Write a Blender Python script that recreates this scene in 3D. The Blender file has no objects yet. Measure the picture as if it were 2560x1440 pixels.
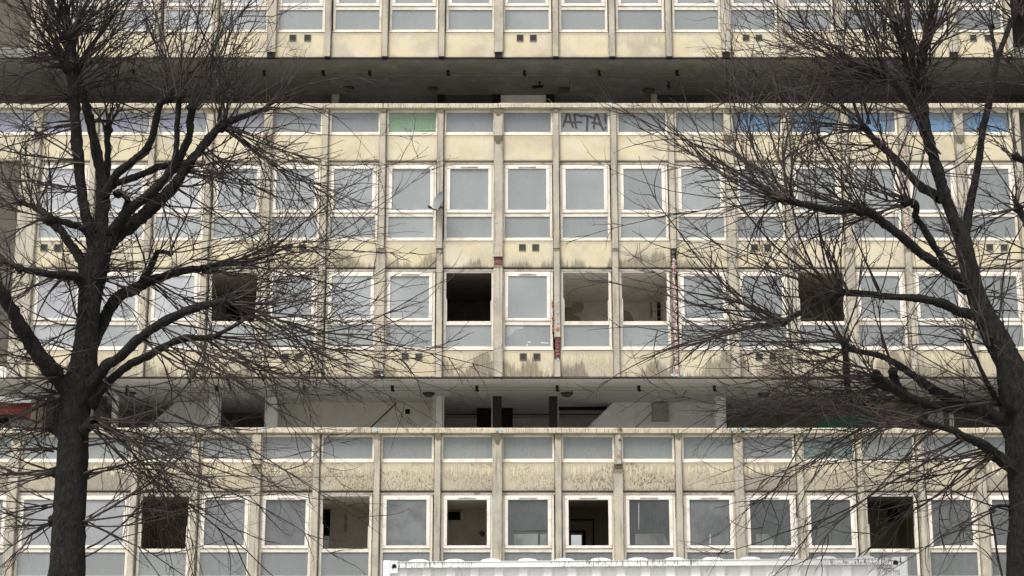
import bpy, math, random
import numpy as np
from mathutils import Vector

random.seed(7)
rng = np.random.default_rng(11)
scene = bpy.context.scene
C = scene.collection
R = math.radians

# ------------------------------------------------------------------ camera
FPX, PITCH, CAMZ = 4100.0, 13.0, 1.42
cam_d = bpy.data.cameras.new("camera")
cam = bpy.data.objects.new("camera", cam_d); C.objects.link(cam)
cam.location = (0, 0, CAMZ); cam.rotation_euler = (R(90 + PITCH), 0, 0)
cam_d.sensor_width = 36; cam_d.lens = FPX / 2560 * 36
cam_d.clip_end = 5000; cam_d.clip_start = 0.1
scene.camera = cam

# ------------------------------------------------------------------ sky, sun, exposure
SUN_EL, SUN_AZ = 58, -28          # degrees; azimuth measured from -Y (behind the camera) towards +X
w = bpy.data.worlds.new("World"); scene.world = w; w.use_nodes = True
nt = w.node_tree
sky = nt.nodes.new("ShaderNodeTexSky"); sky.sky_type = 'NISHITA'; sky.sun_disc = False
sky.sun_elevation = R(SUN_EL); sky.sun_rotation = R(180 - SUN_AZ)
sky.dust_density = 4.0; sky.air_density = 1.0; sky.ozone_density = 1.0
hs = nt.nodes.new("ShaderNodeHueSaturation"); hs.inputs['Saturation'].default_value = 0.22   # overcast: greyer sky
nt.links.new(sky.outputs[0], hs.inputs['Color'])
nt.links.new(hs.outputs[0], nt.nodes['Background'].inputs[0])
nt.nodes['Background'].inputs[1].default_value = 0.12
sd = bpy.data.lights.new("sun", 'SUN'); sun = bpy.data.objects.new("sun", sd); C.objects.link(sun)
sd.energy = 1.5; sd.angle = R(24); sd.color = (1.0, 0.95, 0.86)
sx = math.sin(R(SUN_AZ)) * math.cos(R(SUN_EL)); sy = -math.cos(R(SUN_AZ)) * math.cos(R(SUN_EL)); sz = math.sin(R(SUN_EL))
sun.rotation_euler = Vector((sx, sy, sz)).to_track_quat('Z', 'Y').to_euler()
sun.location = (0, -20, 40)
scene.view_settings.view_transform = 'Standard'; scene.view_settings.look = 'None'
scene.view_settings.exposure = 0.86; scene.view_settings.gamma = 1.0
scene.cycles.max_bounces = 8; scene.cycles.diffuse_bounces = 5

# ------------------------------------------------------------------ measuring: a picture point to a place at depth Y
CT, ST = math.cos(R(PITCH)), math.sin(R(PITCH))
def P(x, y, Y):
    r, u = (x - 1280) / FPX, (720 - y) / FPX
    dy, dz = CT - u * ST, ST + u * CT
    t = Y / dy
    return (r * t, Y, CAMZ + dz * t)
def zy(y, Y): return P(1280, y, Y)[2]
def xx(x, y, Y): return P(x, y, Y)[0]
def onceil(x, y, z):
    r, u = (x - 1280) / FPX, (720 - y) / FPX
    dy, dz = CT - u * ST, ST + u * CT
    t = (z - CAMZ) / dz
    return (r * t, dy * t, z)

Y0 = 37.24           # face of the spandrel panels
BAY = 1.37
XC = -0.325          # middle pier
def kx(k): return XC + BAY * k

# ------------------------------------------------------------------ materials
MATS = {}
class NB:
    def __init__(s, name):
        s.m = bpy.data.materials.new(name); s.m.use_nodes = True
        s.t = s.m.node_tree; s.b = s.t.nodes['Principled BSDF']; s.n = s.t.nodes; MATS[name] = s.m
    def new(s, typ, **kw):
        n = s.n.new(typ)
        for k, v in kw.items():
            if k in n.inputs: n.inputs[k].default_value = v
            else: setattr(n, k, v)
        return n
    def link(s, a, b): s.t.links.new(a, b)
    def coord(s, kind='Object', scale=(1, 1, 1), rnd=True):
        tc = s.new('ShaderNodeTexCoord'); mp = s.new('ShaderNodeMapping')
        mp.inputs['Scale'].default_value = scale
        s.link(tc.outputs[kind], mp.inputs['Vector'])
        if rnd:
            oi = s.new('ShaderNodeObjectInfo')
            ml = s.new('ShaderNodeVectorMath', operation='SCALE'); ml.inputs[0].default_value = (37.1, 11.3, 53.7)
            s.link(oi.outputs['Random'], ml.inputs['Scale']); s.link(ml.outputs[0], mp.inputs['Location'])
        return mp.outputs[0]
    def noise(s, vec, scale, detail=4, rough=.55, lo=.35, hi=.65):
        n = s.new('ShaderNodeTexNoise', Scale=scale, Detail=detail, Roughness=rough)
        s.link(vec, n.inputs['Vector'])
        return s.ramp(n.outputs[0], lo, hi)
    def ramp(s, val, lo, hi, a=0., b=1.):
        r = s.new('ShaderNodeMapRange'); r.interpolation_type = 'SMOOTHSTEP'
        s.link(val, r.inputs[0])
        for i, v in ((1, lo), (2, hi), (3, a), (4, b)): r.inputs[i].default_value = v
        return r.outputs[0]
    def math(s, op, a, b=None):
        n = s.new('ShaderNodeMath', operation=op)
        for i, v in ((0, a), (1, b)):
            if v is None: continue
            if isinstance(v, (int, float)): n.inputs[i].default_value = v
            else: s.link(v, n.inputs[i])
        return n.outputs[0]
    def mix(s, f, a, b, mode='MIX'):
        n = s.new('ShaderNodeMix'); n.data_type = 'RGBA'; n.blend_type = mode
        for i, v in ((0, f), (6, a), (7, b)):
            if isinstance(v, (int, float)): n.inputs[i].default_value = v
            elif isinstance(v, tuple): n.inputs[i].default_value = v + (1,) if len(v) == 3 else v
            else: s.link(v, n.inputs[i])
        return n.outputs[2]
    def out(s, col, rough=.8, spec=.3, bump=None, bs=.3, bd=.01):
        if isinstance(col, tuple): s.b.inputs['Base Color'].default_value = col + (1,)
        else: s.link(col, s.b.inputs['Base Color'])
        if isinstance(rough, (int, float)): s.b.inputs['Roughness'].default_value = rough
        else: s.link(rough, s.b.inputs['Roughness'])
        s.b.inputs['Specular IOR Level'].default_value = spec
        if bump is not None:
            bn = s.new('ShaderNodeBump', Strength=bs, Distance=bd)
            s.link(bump, bn.inputs['Height']); s.link(bn.outputs[0], s.b.inputs['Normal'])
        return s.m

def concrete(name, base, dark, stain, streak=.5, top_patch=0., warm=(.50, .41, .25), ssc=(9, 9, .55), slo=.52):
    b = NB(name)
    v = b.coord()
    n1 = b.noise(v, 2.2, 5, .6, .35, .7); n2 = b.noise(v, 38, 3, .6, .3, .75)
    vs = b.coord(scale=ssc); st = b.noise(vs, 1.6, 4, .6, slo, slo + .2)
    n3 = b.noise(v, .9, 4, .55, .48, .62)
    c = b.mix(n1, dark, base)
    c = b.mix(b.math('MULTIPLY', n3, .55), c, warm)
    c = b.mix(b.math('MULTIPLY', n2, .22), c, tuple(x * .55 for x in base))
    c = b.mix(b.math('MULTIPLY', st, streak), c, stain)
    if top_patch:
        tc = b.new('ShaderNodeTexCoord'); sp = b.new('ShaderNodeSeparateXYZ'); b.link(tc.outputs['Generated'], sp.inputs[0])
        nz = b.new('ShaderNodeTexNoise', Scale=14., Detail=3.); b.link(v, nz.inputs['Vector'])
        h = b.math('ADD', sp.outputs[2], b.math('MULTIPLY', nz.outputs[0], .05 * top_patch))
        pm = b.ramp(h, .985, 1.0)
        ex = b.math('ABSOLUTE', b.math('SUBTRACT', sp.outputs[0], .5)); en = b.noise(b.coord(scale=(1, 1, .5)), 20, 5, .8, .42, .60)
        c = b.mix(b.math('MULTIPLY', b.math('MULTIPLY', b.ramp(ex, .36, .47), en), .75), c, (.11, .095, .07))
        c = b.mix(b.math('MULTIPLY', pm, .75), c, (.13, .115, .075))
    return b.out(c, .88, .2, n2, .35, .004)

M_mull = concrete('mullion_concrete', (.475, .44, .365), (.34, .315, .262), (.16, .142, .112), .7, 1.0, (.50, .455, .35))
M_cap = concrete('cap_concrete', (.60, .55, .44), (.46, .42, .33), (.09, .078, .058), .8, 0, (.56, .50, .37), (26, 26, 3.), .48)
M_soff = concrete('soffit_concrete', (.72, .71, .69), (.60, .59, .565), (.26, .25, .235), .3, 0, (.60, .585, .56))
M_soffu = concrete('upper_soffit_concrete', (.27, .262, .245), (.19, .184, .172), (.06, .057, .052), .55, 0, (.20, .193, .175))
M_joint = concrete('joint_grime', (.20, .19, .17), (.12, .115, .10), (.05, .05, .045), .4, 0, (.2, .19, .17))
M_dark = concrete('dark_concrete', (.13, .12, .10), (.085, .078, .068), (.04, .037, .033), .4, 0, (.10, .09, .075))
M_black = NB('plain_black').out((.012, .011, .010), .7, .2)
M_inner = NB('interior_dark').out((.05, .045, .04), .9, .1)

def spandrel_mat():
    b = NB('cream_spandrel')
    tc = b.new('ShaderNodeTexCoord'); sp = b.new('ShaderNodeSeparateXYZ'); b.link(tc.outputs['Generated'], sp.inputs[0])
    gx, gz = sp.outputs[0], sp.outputs[2]
    oi = b.new('ShaderNodeObjectInfo'); cs = b.new('ShaderNodeSeparateColor'); b.link(oi.outputs['Color'], cs.inputs[0])
    amt_bot, amt_top, amt_spk = cs.outputs[0], cs.outputs[1], cs.outputs[2]
    v = b.coord()
    n1 = b.noise(v, 1.7, 4, .6, .38, .66)
    cream, pale, grey = (.60, .53, .365), (.60, .55, .43), (.29, .265, .215)
    c = b.mix(n1, cream, pale)
    # grey film in clouds; greyer still towards the sides and top
    n2 = b.noise(v, 1.1, 5, .62, .40, .68)
    ex = b.math('ABSOLUTE', b.math('SUBTRACT', gx, .5)); edge = b.ramp(b.math('ADD', ex, b.math('MULTIPLY', b.math('SUBTRACT', n2, .5), .06)), .39, .52)
    film = b.math('MAXIMUM', b.math('MAXIMUM', b.math('MULTIPLY', n2, .65), b.math('MULTIPLY', b.math('MAXIMUM', edge, b.ramp(gz, .84, 1.0)), .85)), b.math('MULTIPLY', b.math('SUBTRACT', amt_top, .42), 1.1))
    film = b.math('MULTIPLY', film, b.math('ADD', .5, b.math('MULTIPLY', amt_top, .85)))
    c = b.mix(film, c, grey)
    # runs from the top: pale drips through a grey film
    vs = b.coord(scale=(15, 1, .45)); sx_ = b.new('ShaderNodeTexNoise', Scale=1.5, Detail=4., Roughness=.62); b.link(vs, sx_.inputs['Vector'])
    dlen = b.math('MULTIPLY', sx_.outputs[0], .95)
    dr = b.ramp(b.math('SUBTRACT', b.math('ADD', gz, dlen), 1.08), -.05, .12)
    dr = b.math('MULTIPLY', dr, b.ramp(gz, .98, .8))
    vs3 = b.coord(scale=(26, 1, .25)); rr = b.noise(vs3, 1.3, 3, .6, .42, .60)
    c = b.mix(b.math('MULTIPLY', b.math('MULTIPLY', dr, rr), b.math('MULTIPLY', amt_top, .95)), c, (.66, .585, .40))
    c = b.mix(b.math('MULTIPLY', b.math('MULTIPLY', b.ramp(gz, .72, 1.0), rr), .34), c, (.30, .26, .19))
    # soot spikes standing up from the bottom edge
    vb = b.coord(scale=(9, 1, .7)); nb = b.new('ShaderNodeTexNoise', Scale=1.6, Detail=7., Roughness=.78); b.link(vb, nb.inputs['Vector'])
    vb2 = b.coord(scale=(1.3, 1, .2)); nb2 = b.new('ShaderNodeTexNoise', Scale=1.4, Detail=1.); b.link(vb2, nb2.inputs['Vector'])
    hgt = b.math('SUBTRACT', b.math('ADD', b.math('MULTIPLY', nb.outputs[0], .95), b.math('MULTIPLY', nb2.outputs[0], 1.6)), 1.15)
    hgt = b.math('MULTIPLY', hgt, b.math('MULTIPLY', amt_bot, 1.7))
    spike = b.ramp(b.math('SUBTRACT', hgt, gz), -.13, .17)
    vf = b.coord(scale=(22, 1, 2.)); nf = b.noise(vf, 1.5, 4, .7, .25, .75)
    c = b.mix(b.math('MULTIPLY', b.math('MULTIPLY', spike, b.math('ADD', .5, b.math('MULTIPLY', nf, .45))), .9), c, (.10, .088, .065))
    # moss and soot specks
    ns = b.noise(b.coord(scale=(1, 1, .55)), 30, 6, .85, .48, .60); nm = b.noise(v, 1.6, 3, .6, .47, .62)
    lowr = b.math('MULTIPLY', b.ramp(gz, .95, .35), b.ramp(gx, .1, .62))
    c = b.mix(b.math('MULTIPLY', b.math('MULTIPLY', ns, b.math('MAXIMUM', nm, lowr)), amt_spk), c, (.10, .080, .05))
    n4 = b.noise(v, 60, 2, .5, .3, .7)
    c = b.mix(b.math('MULTIPLY', n4, .10), c, (.3, .27, .2))
    return b.out(c, .85, .25, n4, .25, .004)
M_span = spandrel_mat()

def paint_white(name, base, dirt, amt=.5, rough=.45):
    b = NB(name); v = b.coord()
    n1 = b.noise(v, 3.0, 5, .65, .45, .75); n2 = b.noise(v, 22, 3, .6, .52, .75)
    c = b.mix(b.math('MULTIPLY', n1, amt), base, dirt)
    c = b.mix(b.math('MULTIPLY', n2, .22), c, tuple(x * .5 for x in dirt))
    return b.out(c, rough, .4, n1, .15, .003)
M_frame = paint_white('frame_shaded_white', (.70, .66, .58), (.44, .39, .30), .8)  # darker than the sash: jamb shadow put into the frame colour
M_sash = paint_white('sash_white', (.77, .735, .665), (.50, .445, .35), .8)
M_fold = paint_white('frame_old_paint', (.76, .715, .61), (.42, .36, .265), .85, .6)
M_lint = paint_white('lintel_dirty', (.50, .465, .40), (.17, .15, .125), 1.0, .6)

def pane_mat():
    b = NB('filmed_reflection_glass'); oi = b.new('ShaderNodeObjectInfo'); v = b.coord()
    n1 = b.noise(v, 1.6, 5, .6, .3, .7)
    vs = b.coord(scale=(5, 1, .8)); n2 = b.noise(vs, 2.2, 5, .65, .42, .75)
    n3 = b.noise(v, 75, 2, .6, .35, .7)
    lowf = b.noise(v, .55, 2, .5, .36, .64); c = b.mix(b.math('MULTIPLY', lowf, .42), oi.outputs['Color'], (.17, .19, .195)); c = b.mix(b.math('MULTIPLY', n1, .25), c, (.16, .18, .19))
    c = b.mix(b.math('MULTIPLY', n2, .09), c, (.42, .43, .42))
    c = b.mix(b.math('MULTIPLY', n3, .10), c, (.12, .13, .14))
    return b.out(c, b.ramp(n1, 0, 1, .16, .34), .5, n1, .03, .004)
M_pane = pane_mat()
M_pane2 = None
def dark_pane_mat():
    b = NB('grimy_reflection_glass'); oi = b.new('ShaderNodeObjectInfo'); v = b.coord()
    n1 = b.noise(v, 1.2, 5, .65, .36, .66); vs = b.coord(scale=(11, 1, 1.4)); n2 = b.noise(vs, 2.8, 6, .78, .46, .78)
    c = b.mix(b.math('MULTIPLY', n1, .6), oi.outputs['Color'], (.045, .052, .055))  # mottled dark reflections mixed into the glass colour
    c = b.mix(b.math('MULTIPLY', n2, .15), c, (.30, .31, .30))
    return b.out(c, b.ramp(n2, 0, 1, .10, .3), .5, n1, .02, .004)
M_paneD = dark_pane_mat()

def flat(name, col, rough=.7, spec=.3, var=.3):
    b = NB(name); v = b.coord(); n = b.noise(v, 3.5, 5, .62, .3, .72)
    return b.out(b.mix(b.math('MULTIPLY', n, var), col, tuple(x * .45 for x in col)), rough, spec)
M_wall = flat('deck_white_wall', (.78, .76, .70), .7, .3, .25)
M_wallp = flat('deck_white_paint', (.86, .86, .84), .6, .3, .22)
M_vent = flat('vent_plastic', (.035, .034, .032), .6)
M_ventf = flat('vent_surround', (.16, .17, .155), .7)
M_metal = flat('grey_metal', (.36, .355, .33), .5, .5)
M_dish = flat('dish_grey', (.21, .22, .23), .45, .5, .4)
M_lamp = flat('lamp_dark', (.05, .05, .05), .5)
M_room = flat('room_plaster', (.80, .77, .70), .85, .2, .35)
M_roomd = flat('room_soot', (.19, .175, .155), .9, .1, .5)
M_roomb = flat('room_brown', (.43, .385, .31), .85, .2, .3)
M_core = flat('exposed_core', (.20, .10, .088), .9, .1, .5)
M_pinkcore = None
def pink():
    b = NB('pink_mortar'); v = b.coord(); n = b.noise(v, 16, 4, .7, .4, .6)
    c = b.mix(n, (.36, .215, .20), (.55, .48, .43)); n2 = b.noise(v, 9, 4, .7, .55, .68)
    return b.out(b.mix(n2, c, (.12, .07, .06)), .9, .1, n, .6, .01)
M_pinkcore = pink()
M_green = flat('green_sheet', (.02, .17, .095), .6)
M_patch = flat('mortar_patch', (.155, .14, .098), .95, .1, .5)
def spray(name, col): return NB(name).out(col, .6, .3)
M_sprK, M_sprG, M_sprB, M_sprP = spray('spray_black', (.055, .057, .06)), spray('spray_green', (.17, .34, .14)), spray('spray_blue', (.13, .235, .37)), spray('spray_purple', (.25, .25, .38))
M_sprLB, M_sprR, M_sprY = spray('spray_light_blue', (.34, .47, .56)), spray('spray_red', (.36, .15, .11)), spray('spray_yellow', (.45, .40, .12))
def brick():
    b = NB('red_brick_tile'); v = b.coord(rnd=False)
    t = b.new('ShaderNodeTexBrick', Scale=1.0); t.inputs['Color1'].default_value = (.32, .07, .06, 1); t.inputs['Color2'].default_value = (.27, .06, .055, 1)
    t.inputs['Mortar'].default_value = (.16, .05, .045, 1); t.inputs['Brick Width'].default_value = .32; t.inputs['Row Height'].default_value = .16; t.inputs['Mortar Size'].default_value = .008
    mp = b.new('ShaderNodeMapping'); mp.inputs['Rotation'].default_value = (R(90), 0, 0)
    b.link(v, mp.inputs[0]); b.link(mp.outputs[0], t.inputs['Vector'])
    return b.out(t.outputs[0], .7, .3)
M_brick = brick()
def bark():
    b = NB('bark'); v = b.coord(scale=(1, 1, .35), rnd=False)
    n = b.noise(v, 26, 6, .7, .3, .7); n2 = b.noise(v, 5, 4, .6, .45, .7)
    c = b.mix(n, (.008, .0075, .007), (.040, .036, .033)); c = b.mix(b.math('MULTIPLY', n2, .55), c, (.036, .037, .027))
    return b.out(c, .9, .25, n, 1.0, .05)
M_bark = bark()
def twig():
    b = NB('twig_bark'); v = b.coord(rnd=False); n = b.noise(v, 5.0, 3, .6, .35, .65)
    n2 = b.noise(v, 2.1, 2, .5, .55, .75)
    c = b.mix(n, (.014, .0105, .0095), (.040, .027, .0235)); c = b.mix(b.math('MULTIPLY', n2, .4), c, (.13, .115, .10))  # paler noise patches: sky-lit look painted into the twigs
    return b.out(c, .7, .35)
M_twig = twig()
def contwhite():
    b = NB('container_white'); v = b.coord(); vs = b.coord(scale=(9, 9, 1.2)); n = b.noise(vs, 2.2, 6, .75, .53, .62)
    n1 = b.noise(v, 2, 4, .6, .4, .75); big = b.noise(v, .45, 1, .5, .48, .60)
    c = b.mix(b.math('MULTIPLY', n1, .3), (.80, .80, .80), (.64, .64, .63))
    c = b.mix(b.math('MULTIPLY', b.math('MULTIPLY', n, big), .9), c, (.05, .05, .05))
    return b.out(c, .4, .5)
M_cont = contwhite()
def railmat():
    b = NB('container_rail'); v = b.coord(); vs = b.coord(scale=(24, 24, 4.)); n = b.noise(vs, 2.0, 6, .8, .49, .60); big = b.noise(v, .7, 2, .6, .40, .52)
    return b.out(b.mix(b.math('MULTIPLY', b.math('MULTIPLY', n, big), .95), (.76, .76, .755), (.05, .05, .05)), .4, .5)
M_rail = railmat()
def ground_mat():
    b = NB('grass_ground'); v = b.coord(rnd=False); n = b.noise(v, .4, 6, .65, .35, .65); n2 = b.noise(v, 14, 4, .7, .3, .7)
    c = b.mix(n, (.29, .285, .255), (.37, .36, .335)); return b.out(b.mix(b.math('MULTIPLY', n2, .3), c, (.09, .09, .06)), .95, .1)
M_ground = ground_mat()

# ------------------------------------------------------------------ mesh building
class MB:
    def __init__(s): s.v, s.f = [], []
    def add(s, vs, fs):
        o = len(s.v); s.v += [tuple(map(float, p)) for p in vs]; s.f += [tuple(i + o for i in f) for f in fs]; return s
    def box(s, x0, x1, y0, y1, z0, z1):
        return s.add([(x0, y0, z0), (x1, y0, z0), (x1, y1, z0), (x0, y1, z0), (x0, y0, z1), (x1, y0, z1), (x1, y1, z1), (x0, y1, z1)],
                     [(0, 3, 2, 1), (4, 5, 6, 7), (0, 1, 5, 4), (1, 2, 6, 5), (2, 3, 7, 6), (3, 0, 4, 7)])
    def pbox(s, x0, x1, y0, y1, z0, z1, c=.012):        # a box whose front edges (low y) are chamfered
        return s.add([(x0 + c, y0, z0 + c), (x1 - c, y0, z0 + c), (x1 - c, y0, z1 - c), (x0 + c, y0, z1 - c),
                      (x0, y0 + c, z0), (x1, y0 + c, z0), (x1, y0 + c, z1), (x0, y0 + c, z1),
                      (x0, y1, z0), (x1, y1, z0), (x1, y1, z1), (x0, y1, z1)],
                     [(0, 1, 2, 3), (0, 4, 5, 1), (1, 5, 6, 2), (2, 6, 7, 3), (3, 7, 4, 0),
                      (4, 8, 9, 5), (5, 9, 10, 6), (6, 10, 11, 7), (7, 11, 8, 4), (8, 11, 10, 9)])
    def ring(s, x0, x1, z0, z1, l, r, t, b, y0, y1, c=.006):
        s.pbox(x0, x1, y0, y1, z1 - t, z1, c); s.pbox(x0, x1, y0, y1, z0, z0 + b, c)
        s.pbox(x0, x0 + l, y0, y1, z0 + b, z1 - t, c); s.pbox(x1 - r, x1, y0, y1, z0 + b, z1 - t, c); return s
    def poly(s, pts, y0, y1):                            # outline in x,z given depth
        n = len(pts); vs = [(x, y0, z) for x, z in pts] + [(x, y1, z) for x, z in pts]
        fs = [tuple(range(n)), tuple(range(2 * n - 1, n - 1, -1))] + [((i + 1) % n, i, i + n, (i + 1) % n + n) for i in range(n)]
        return s.add(vs, fs)
    def prism(s, prof, z0, z1):                          # profile in x,y raised in z
        n = len(prof); vs = [(x, y, z0) for x, y in prof] + [(x, y, z1) for x, y in prof]
        fs = [tuple(range(n - 1, -1, -1)), tuple(range(n, 2 * n))] + [(i, (i + 1) % n, (i + 1) % n + n, i + n) for i in range(n)]
        return s.add(vs, fs)
    def lathe(s, prof, n, at, axis='Z', sx=1.):
        vs, fs = [], []
        for r, h in prof:
            for i in range(n):
                a = 2 * math.pi * i / n
                if axis == 'Z': vs.append((at[0] + r * math.cos(a), at[1] + r * math.sin(a), at[2] + h))
                elif axis == 'Y': vs.append((at[0] + r * math.cos(a) * sx, at[1] + h, at[2] + r * math.sin(a)))
                else: vs.append((at[0] + h, at[1] + r * math.cos(a), at[2] + r * math.sin(a)))
        m = len(prof)
        for j in range(m - 1):
            for i in range(n): fs.append((j * n + i, j * n + (i + 1) % n, (j + 1) * n + (i + 1) % n, (j + 1) * n + i))
        fs.append(tuple(range(n - 1, -1, -1))); fs.append(tuple((m - 1) * n + i for i in range(n)))
        return s.add(vs, fs)
    def ribbon(s, pts, wd, y):
        s.lift = getattr(s, 'lift', 0) + 1; y -= .0004 * s.lift     # every stroke a hair proud of the one before
        pts = [Vector((p[0], p[1])) for p in pts]; n = len(pts); vs = []
        for i, p in enumerate(pts):
            d = (pts[min(i + 1, n - 1)] - pts[max(i - 1, 0)]); d = d.normalized() if d.length > 1e-9 else Vector((1, 0))
            q = Vector((-d.y, d.x)) * wd * (.5 if 0 < i < n - 1 else .4)
            vs += [(p.x + q.x, y - i * .00012, p.y + q.y), (p.x - q.x, y - i * .00012, p.y - q.y)]
        return s.add(vs, [(2 * i, 2 * i + 1, 2 * i + 3, 2 * i + 2) for i in range(n - 1)])
    def mesh(s, name, mat, smooth=False):
        me = bpy.data.meshes.new(name); me.from_pydata(s.v, [], s.f); me.materials.append(mat)
        if smooth: me.polygons.foreach_set('use_smooth', [True] * len(me.polygons))
        me.update(); return me
    def build(s, name, mat, parent=None, smooth=False, recenter=True):
        off = Vector((0, 0, 0))
        if recenter:
            a = np.array(s.v); off = Vector(((a.min(0) + a.max(0)) / 2).tolist())
            s.v = [tuple(Vector(p) - off) for p in s.v]
        return link(name, s.mesh(name, mat, smooth), parent, off)
def link(name, me, parent=None, loc=(0, 0, 0)):
    o = bpy.data.objects.new(name, me); C.objects.link(o); o.location = loc
    if parent is not None: o.parent = parent
    return o
def thing(name, label, cat, group=None, loc=(0, 0, 0)):
    o = bpy.data.objects.new(name, None); C.objects.link(o); o.location = loc
    return tag(o, label, cat, group)
def tag(o, label, cat, group=None):
    o['label'] = label; o['category'] = cat
    if group: o['group'] = group
    return o
def pxbox(mb, x0, x1, yt, yb, Y, th=.1, zb=None):       # an upright slab measured on the plane at depth Y
    ym = (yt + yb) / 2
    mb.box(xx(x0, ym, Y), xx(x1, ym, Y), Y, Y + th, zy(yb, Y) if zb is None else zb, zy(yt, Y)); return mb

# ------------------------------------------------------------------ ground
g = MB(); g.add([(-1500, -1500, 0), (1500, -1500, 0), (1500, 1500, 0), (-1500, 1500, 0)], [(0, 1, 2, 3)])
go = g.build('ground', M_ground); go['kind'] = 'structure'

# ------------------------------------------------------------------ the block of flats
B = thing('apartment_block', 'long derelict concrete apartment block with cream panels, grey windows and two open decks', 'building')
KL, KR = -9, 9
YF = Y0 + .055            # face of window frames
YM = Y0 - .10             # face of mullions

def row(ys, dz=0.):
    k = ('ft', 'gt', 'gb', 'sb', 'tb', 'pt', 'pb', 'fb')
    return {a: zy(y, YF) + dz for a, y in zip(k, ys)}
ROW_B2 = row((411.5, 423, 525, 533, 541, 542, 594, 600.5))
ROW_B3 = row((678.5, 691, 796, 803, 812, 813, 866, 873.5))
ROW_C2 = row((1237.5, 1250, 1364, 1372, 1380, 1381, 1440, 1448))
dA = zy(80, YF) - zy(600.5, YF)
ROW_A = {k: v + dA for k, v in ROW_B2.items()}

HW = .592                  # half width of a window
def window_meshes(tagname, r):
    z0 = r['fb']; q = {k: v - z0 for k, v in r.items()}
    d = {}
    f = MB(); jam = .062
    f.ring(-HW, HW, 0, q['ft'], jam, jam, .03, max(.03, q['pb']), 0, .10)
    f.pbox(-HW + jam, HW - jam, .002, .098, q['pt'], q['tb'] + (q['sb'] - q['tb']), .006)
    f.pbox(-HW - .01, HW + .01, -.050, .03, -.026, -.002, .006)     # sill
    d['window'] = f.mesh('window', M_frame)
    s = MB(); sw = HW - jam + .012
    s.ring(-sw + .006, sw - .006, q['sb'] + .004, q['ft'] - .022, .086, .086, (q['ft'] - .022) - q['gt'], q['gb'] - q['sb'] - .004, -.022, .06, .010)
    d['sash'] = s.mesh('sash', M_sash)
    gw = sw - .08
    d['pane'] = MB().box(-gw, gw, .012, .024, q['gb'] - .01, q['gt'] + .01).mesh('pane', M_pane)
    d['panel'] = MB().box(-HW + jam - .005, HW - jam + .005, .03, .045, q['pb'] - .005, q['pt'] + .005).mesh('lower_panel', M_pane)
    v = MB(); zc = (q['gt'] + q['ft'] - .022) / 2
    v.pbox(-.205, .205, -.038, -.020, zc - .017, zc + .012, .006)
    d['vent'] = v.mesh('trickle_vent', M_lint)
    u = MB(); zh = q['sb'] + (q['gt'] - q['sb']) * .50
    u.pbox(-HW + jam, -HW + jam + .022, -.012, .05, q['sb'] + .002, zh, .006); u.pbox(HW - jam - .022, HW - jam, -.012, .05, q['sb'] + .002, zh - .05, .006)
    d['stub'] = u.mesh('sash_stub', M_sash)
    return d
WM = {n: window_meshes(n, r) for n, r in (('A', ROW_A), ('B2', ROW_B2), ('B3', ROW_B3), ('C2', ROW_C2))}
for n in WM: WM[n]['paneD'] = WM[n]['pane'].copy(); WM[n]['paneD'].materials[0] = M_paneD
ROWS = {'A': ROW_A, 'B2': ROW_B2, 'B3': ROW_B3, 'C2': ROW_C2}
OPEN = {('B3', -5), ('B3', -1), ('B3', 1), ('B3', 2), ('B3', 5), ('C2', -6), ('C2', -3), ('C2', 6)}
NOPANE = {('C2', -1), ('C2', 1)}
VENTED = {('B2', -1), ('B2', 0), ('B2', 3), ('B2', 4), ('B2', 8), ('B3', -2), ('B3', 0), ('B3', 3), ('B3', 7), ('A', 0), ('A', 3)} | {('C2', b) for b in (-4, -1, 0, 1, 2, 3, 4, 7)}
DARKP = {('C2', b): c for b, c in ((-4, .13), (-2, .19), (0, .085), (2, .07), (3, .15), (4, .075), (5, .085), (7, .11), (8, .11), (-5, .2))}  # bottom-row panes: darker reflections put into the pane colour

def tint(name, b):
    t = min(1, max(0, (b + 8) / 16))                     # sky reflection painted into the tone: brighter at left, greyer to the right
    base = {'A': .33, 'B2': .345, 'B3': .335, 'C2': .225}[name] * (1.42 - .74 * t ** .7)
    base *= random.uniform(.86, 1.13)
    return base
for name, r in ROWS.items():
    for b in range(KL, KR):
        if name in ('A', 'B2', 'B3') and b < -8: continue
        X = kx(b + .5) + random.uniform(-.006, .006)
        loc = Vector((X, YF, r['fb']))
        wd = link('window', WM[name]['window'], B, loc); wd.rotation_euler = (0, random.uniform(-.0035, .0035), 0)
        opn = (name, b) in OPEN
        if opn:
            link('sash_stub', WM[name]['stub'], wd)
        else:
            sa = link('sash', WM[name]['sash'], wd)
            if (name, b) not in NOPANE:
                if (name, b) in DARKP:
                    v = DARKP[(name, b)]; p = link('pane', WM[name]['paneD'], wd)
                else:
                    v = tint(name, b); p = link('pane', WM[name]['pane'], wd)
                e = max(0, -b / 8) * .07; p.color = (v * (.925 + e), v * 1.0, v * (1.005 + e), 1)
                p.rotation_euler = (random.uniform(-.006, .006), 0, random.uniform(-.006, .006))
            if (name, b) in VENTED: link('trickle_vent', WM[name]['vent'], wd)
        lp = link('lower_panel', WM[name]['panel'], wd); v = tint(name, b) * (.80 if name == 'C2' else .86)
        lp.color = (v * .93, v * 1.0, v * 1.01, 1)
q = P(1340, 760, YF - .012); zt = lambda y: zy(y, YF + .008)
def film(pts, nm, v, y):  # toned patch on a pane, for the painted reflections
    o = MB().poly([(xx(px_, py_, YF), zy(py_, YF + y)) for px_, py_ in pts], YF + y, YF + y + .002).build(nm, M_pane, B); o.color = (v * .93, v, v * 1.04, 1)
film([(1371, 739), (1371, 796), (1352, 796), (1340, 781), (1318, 778), (1345, 757)], 'pane_reflection_scratch', .185, .009)  # broken-pane reflection painted as a darker patch
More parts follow.
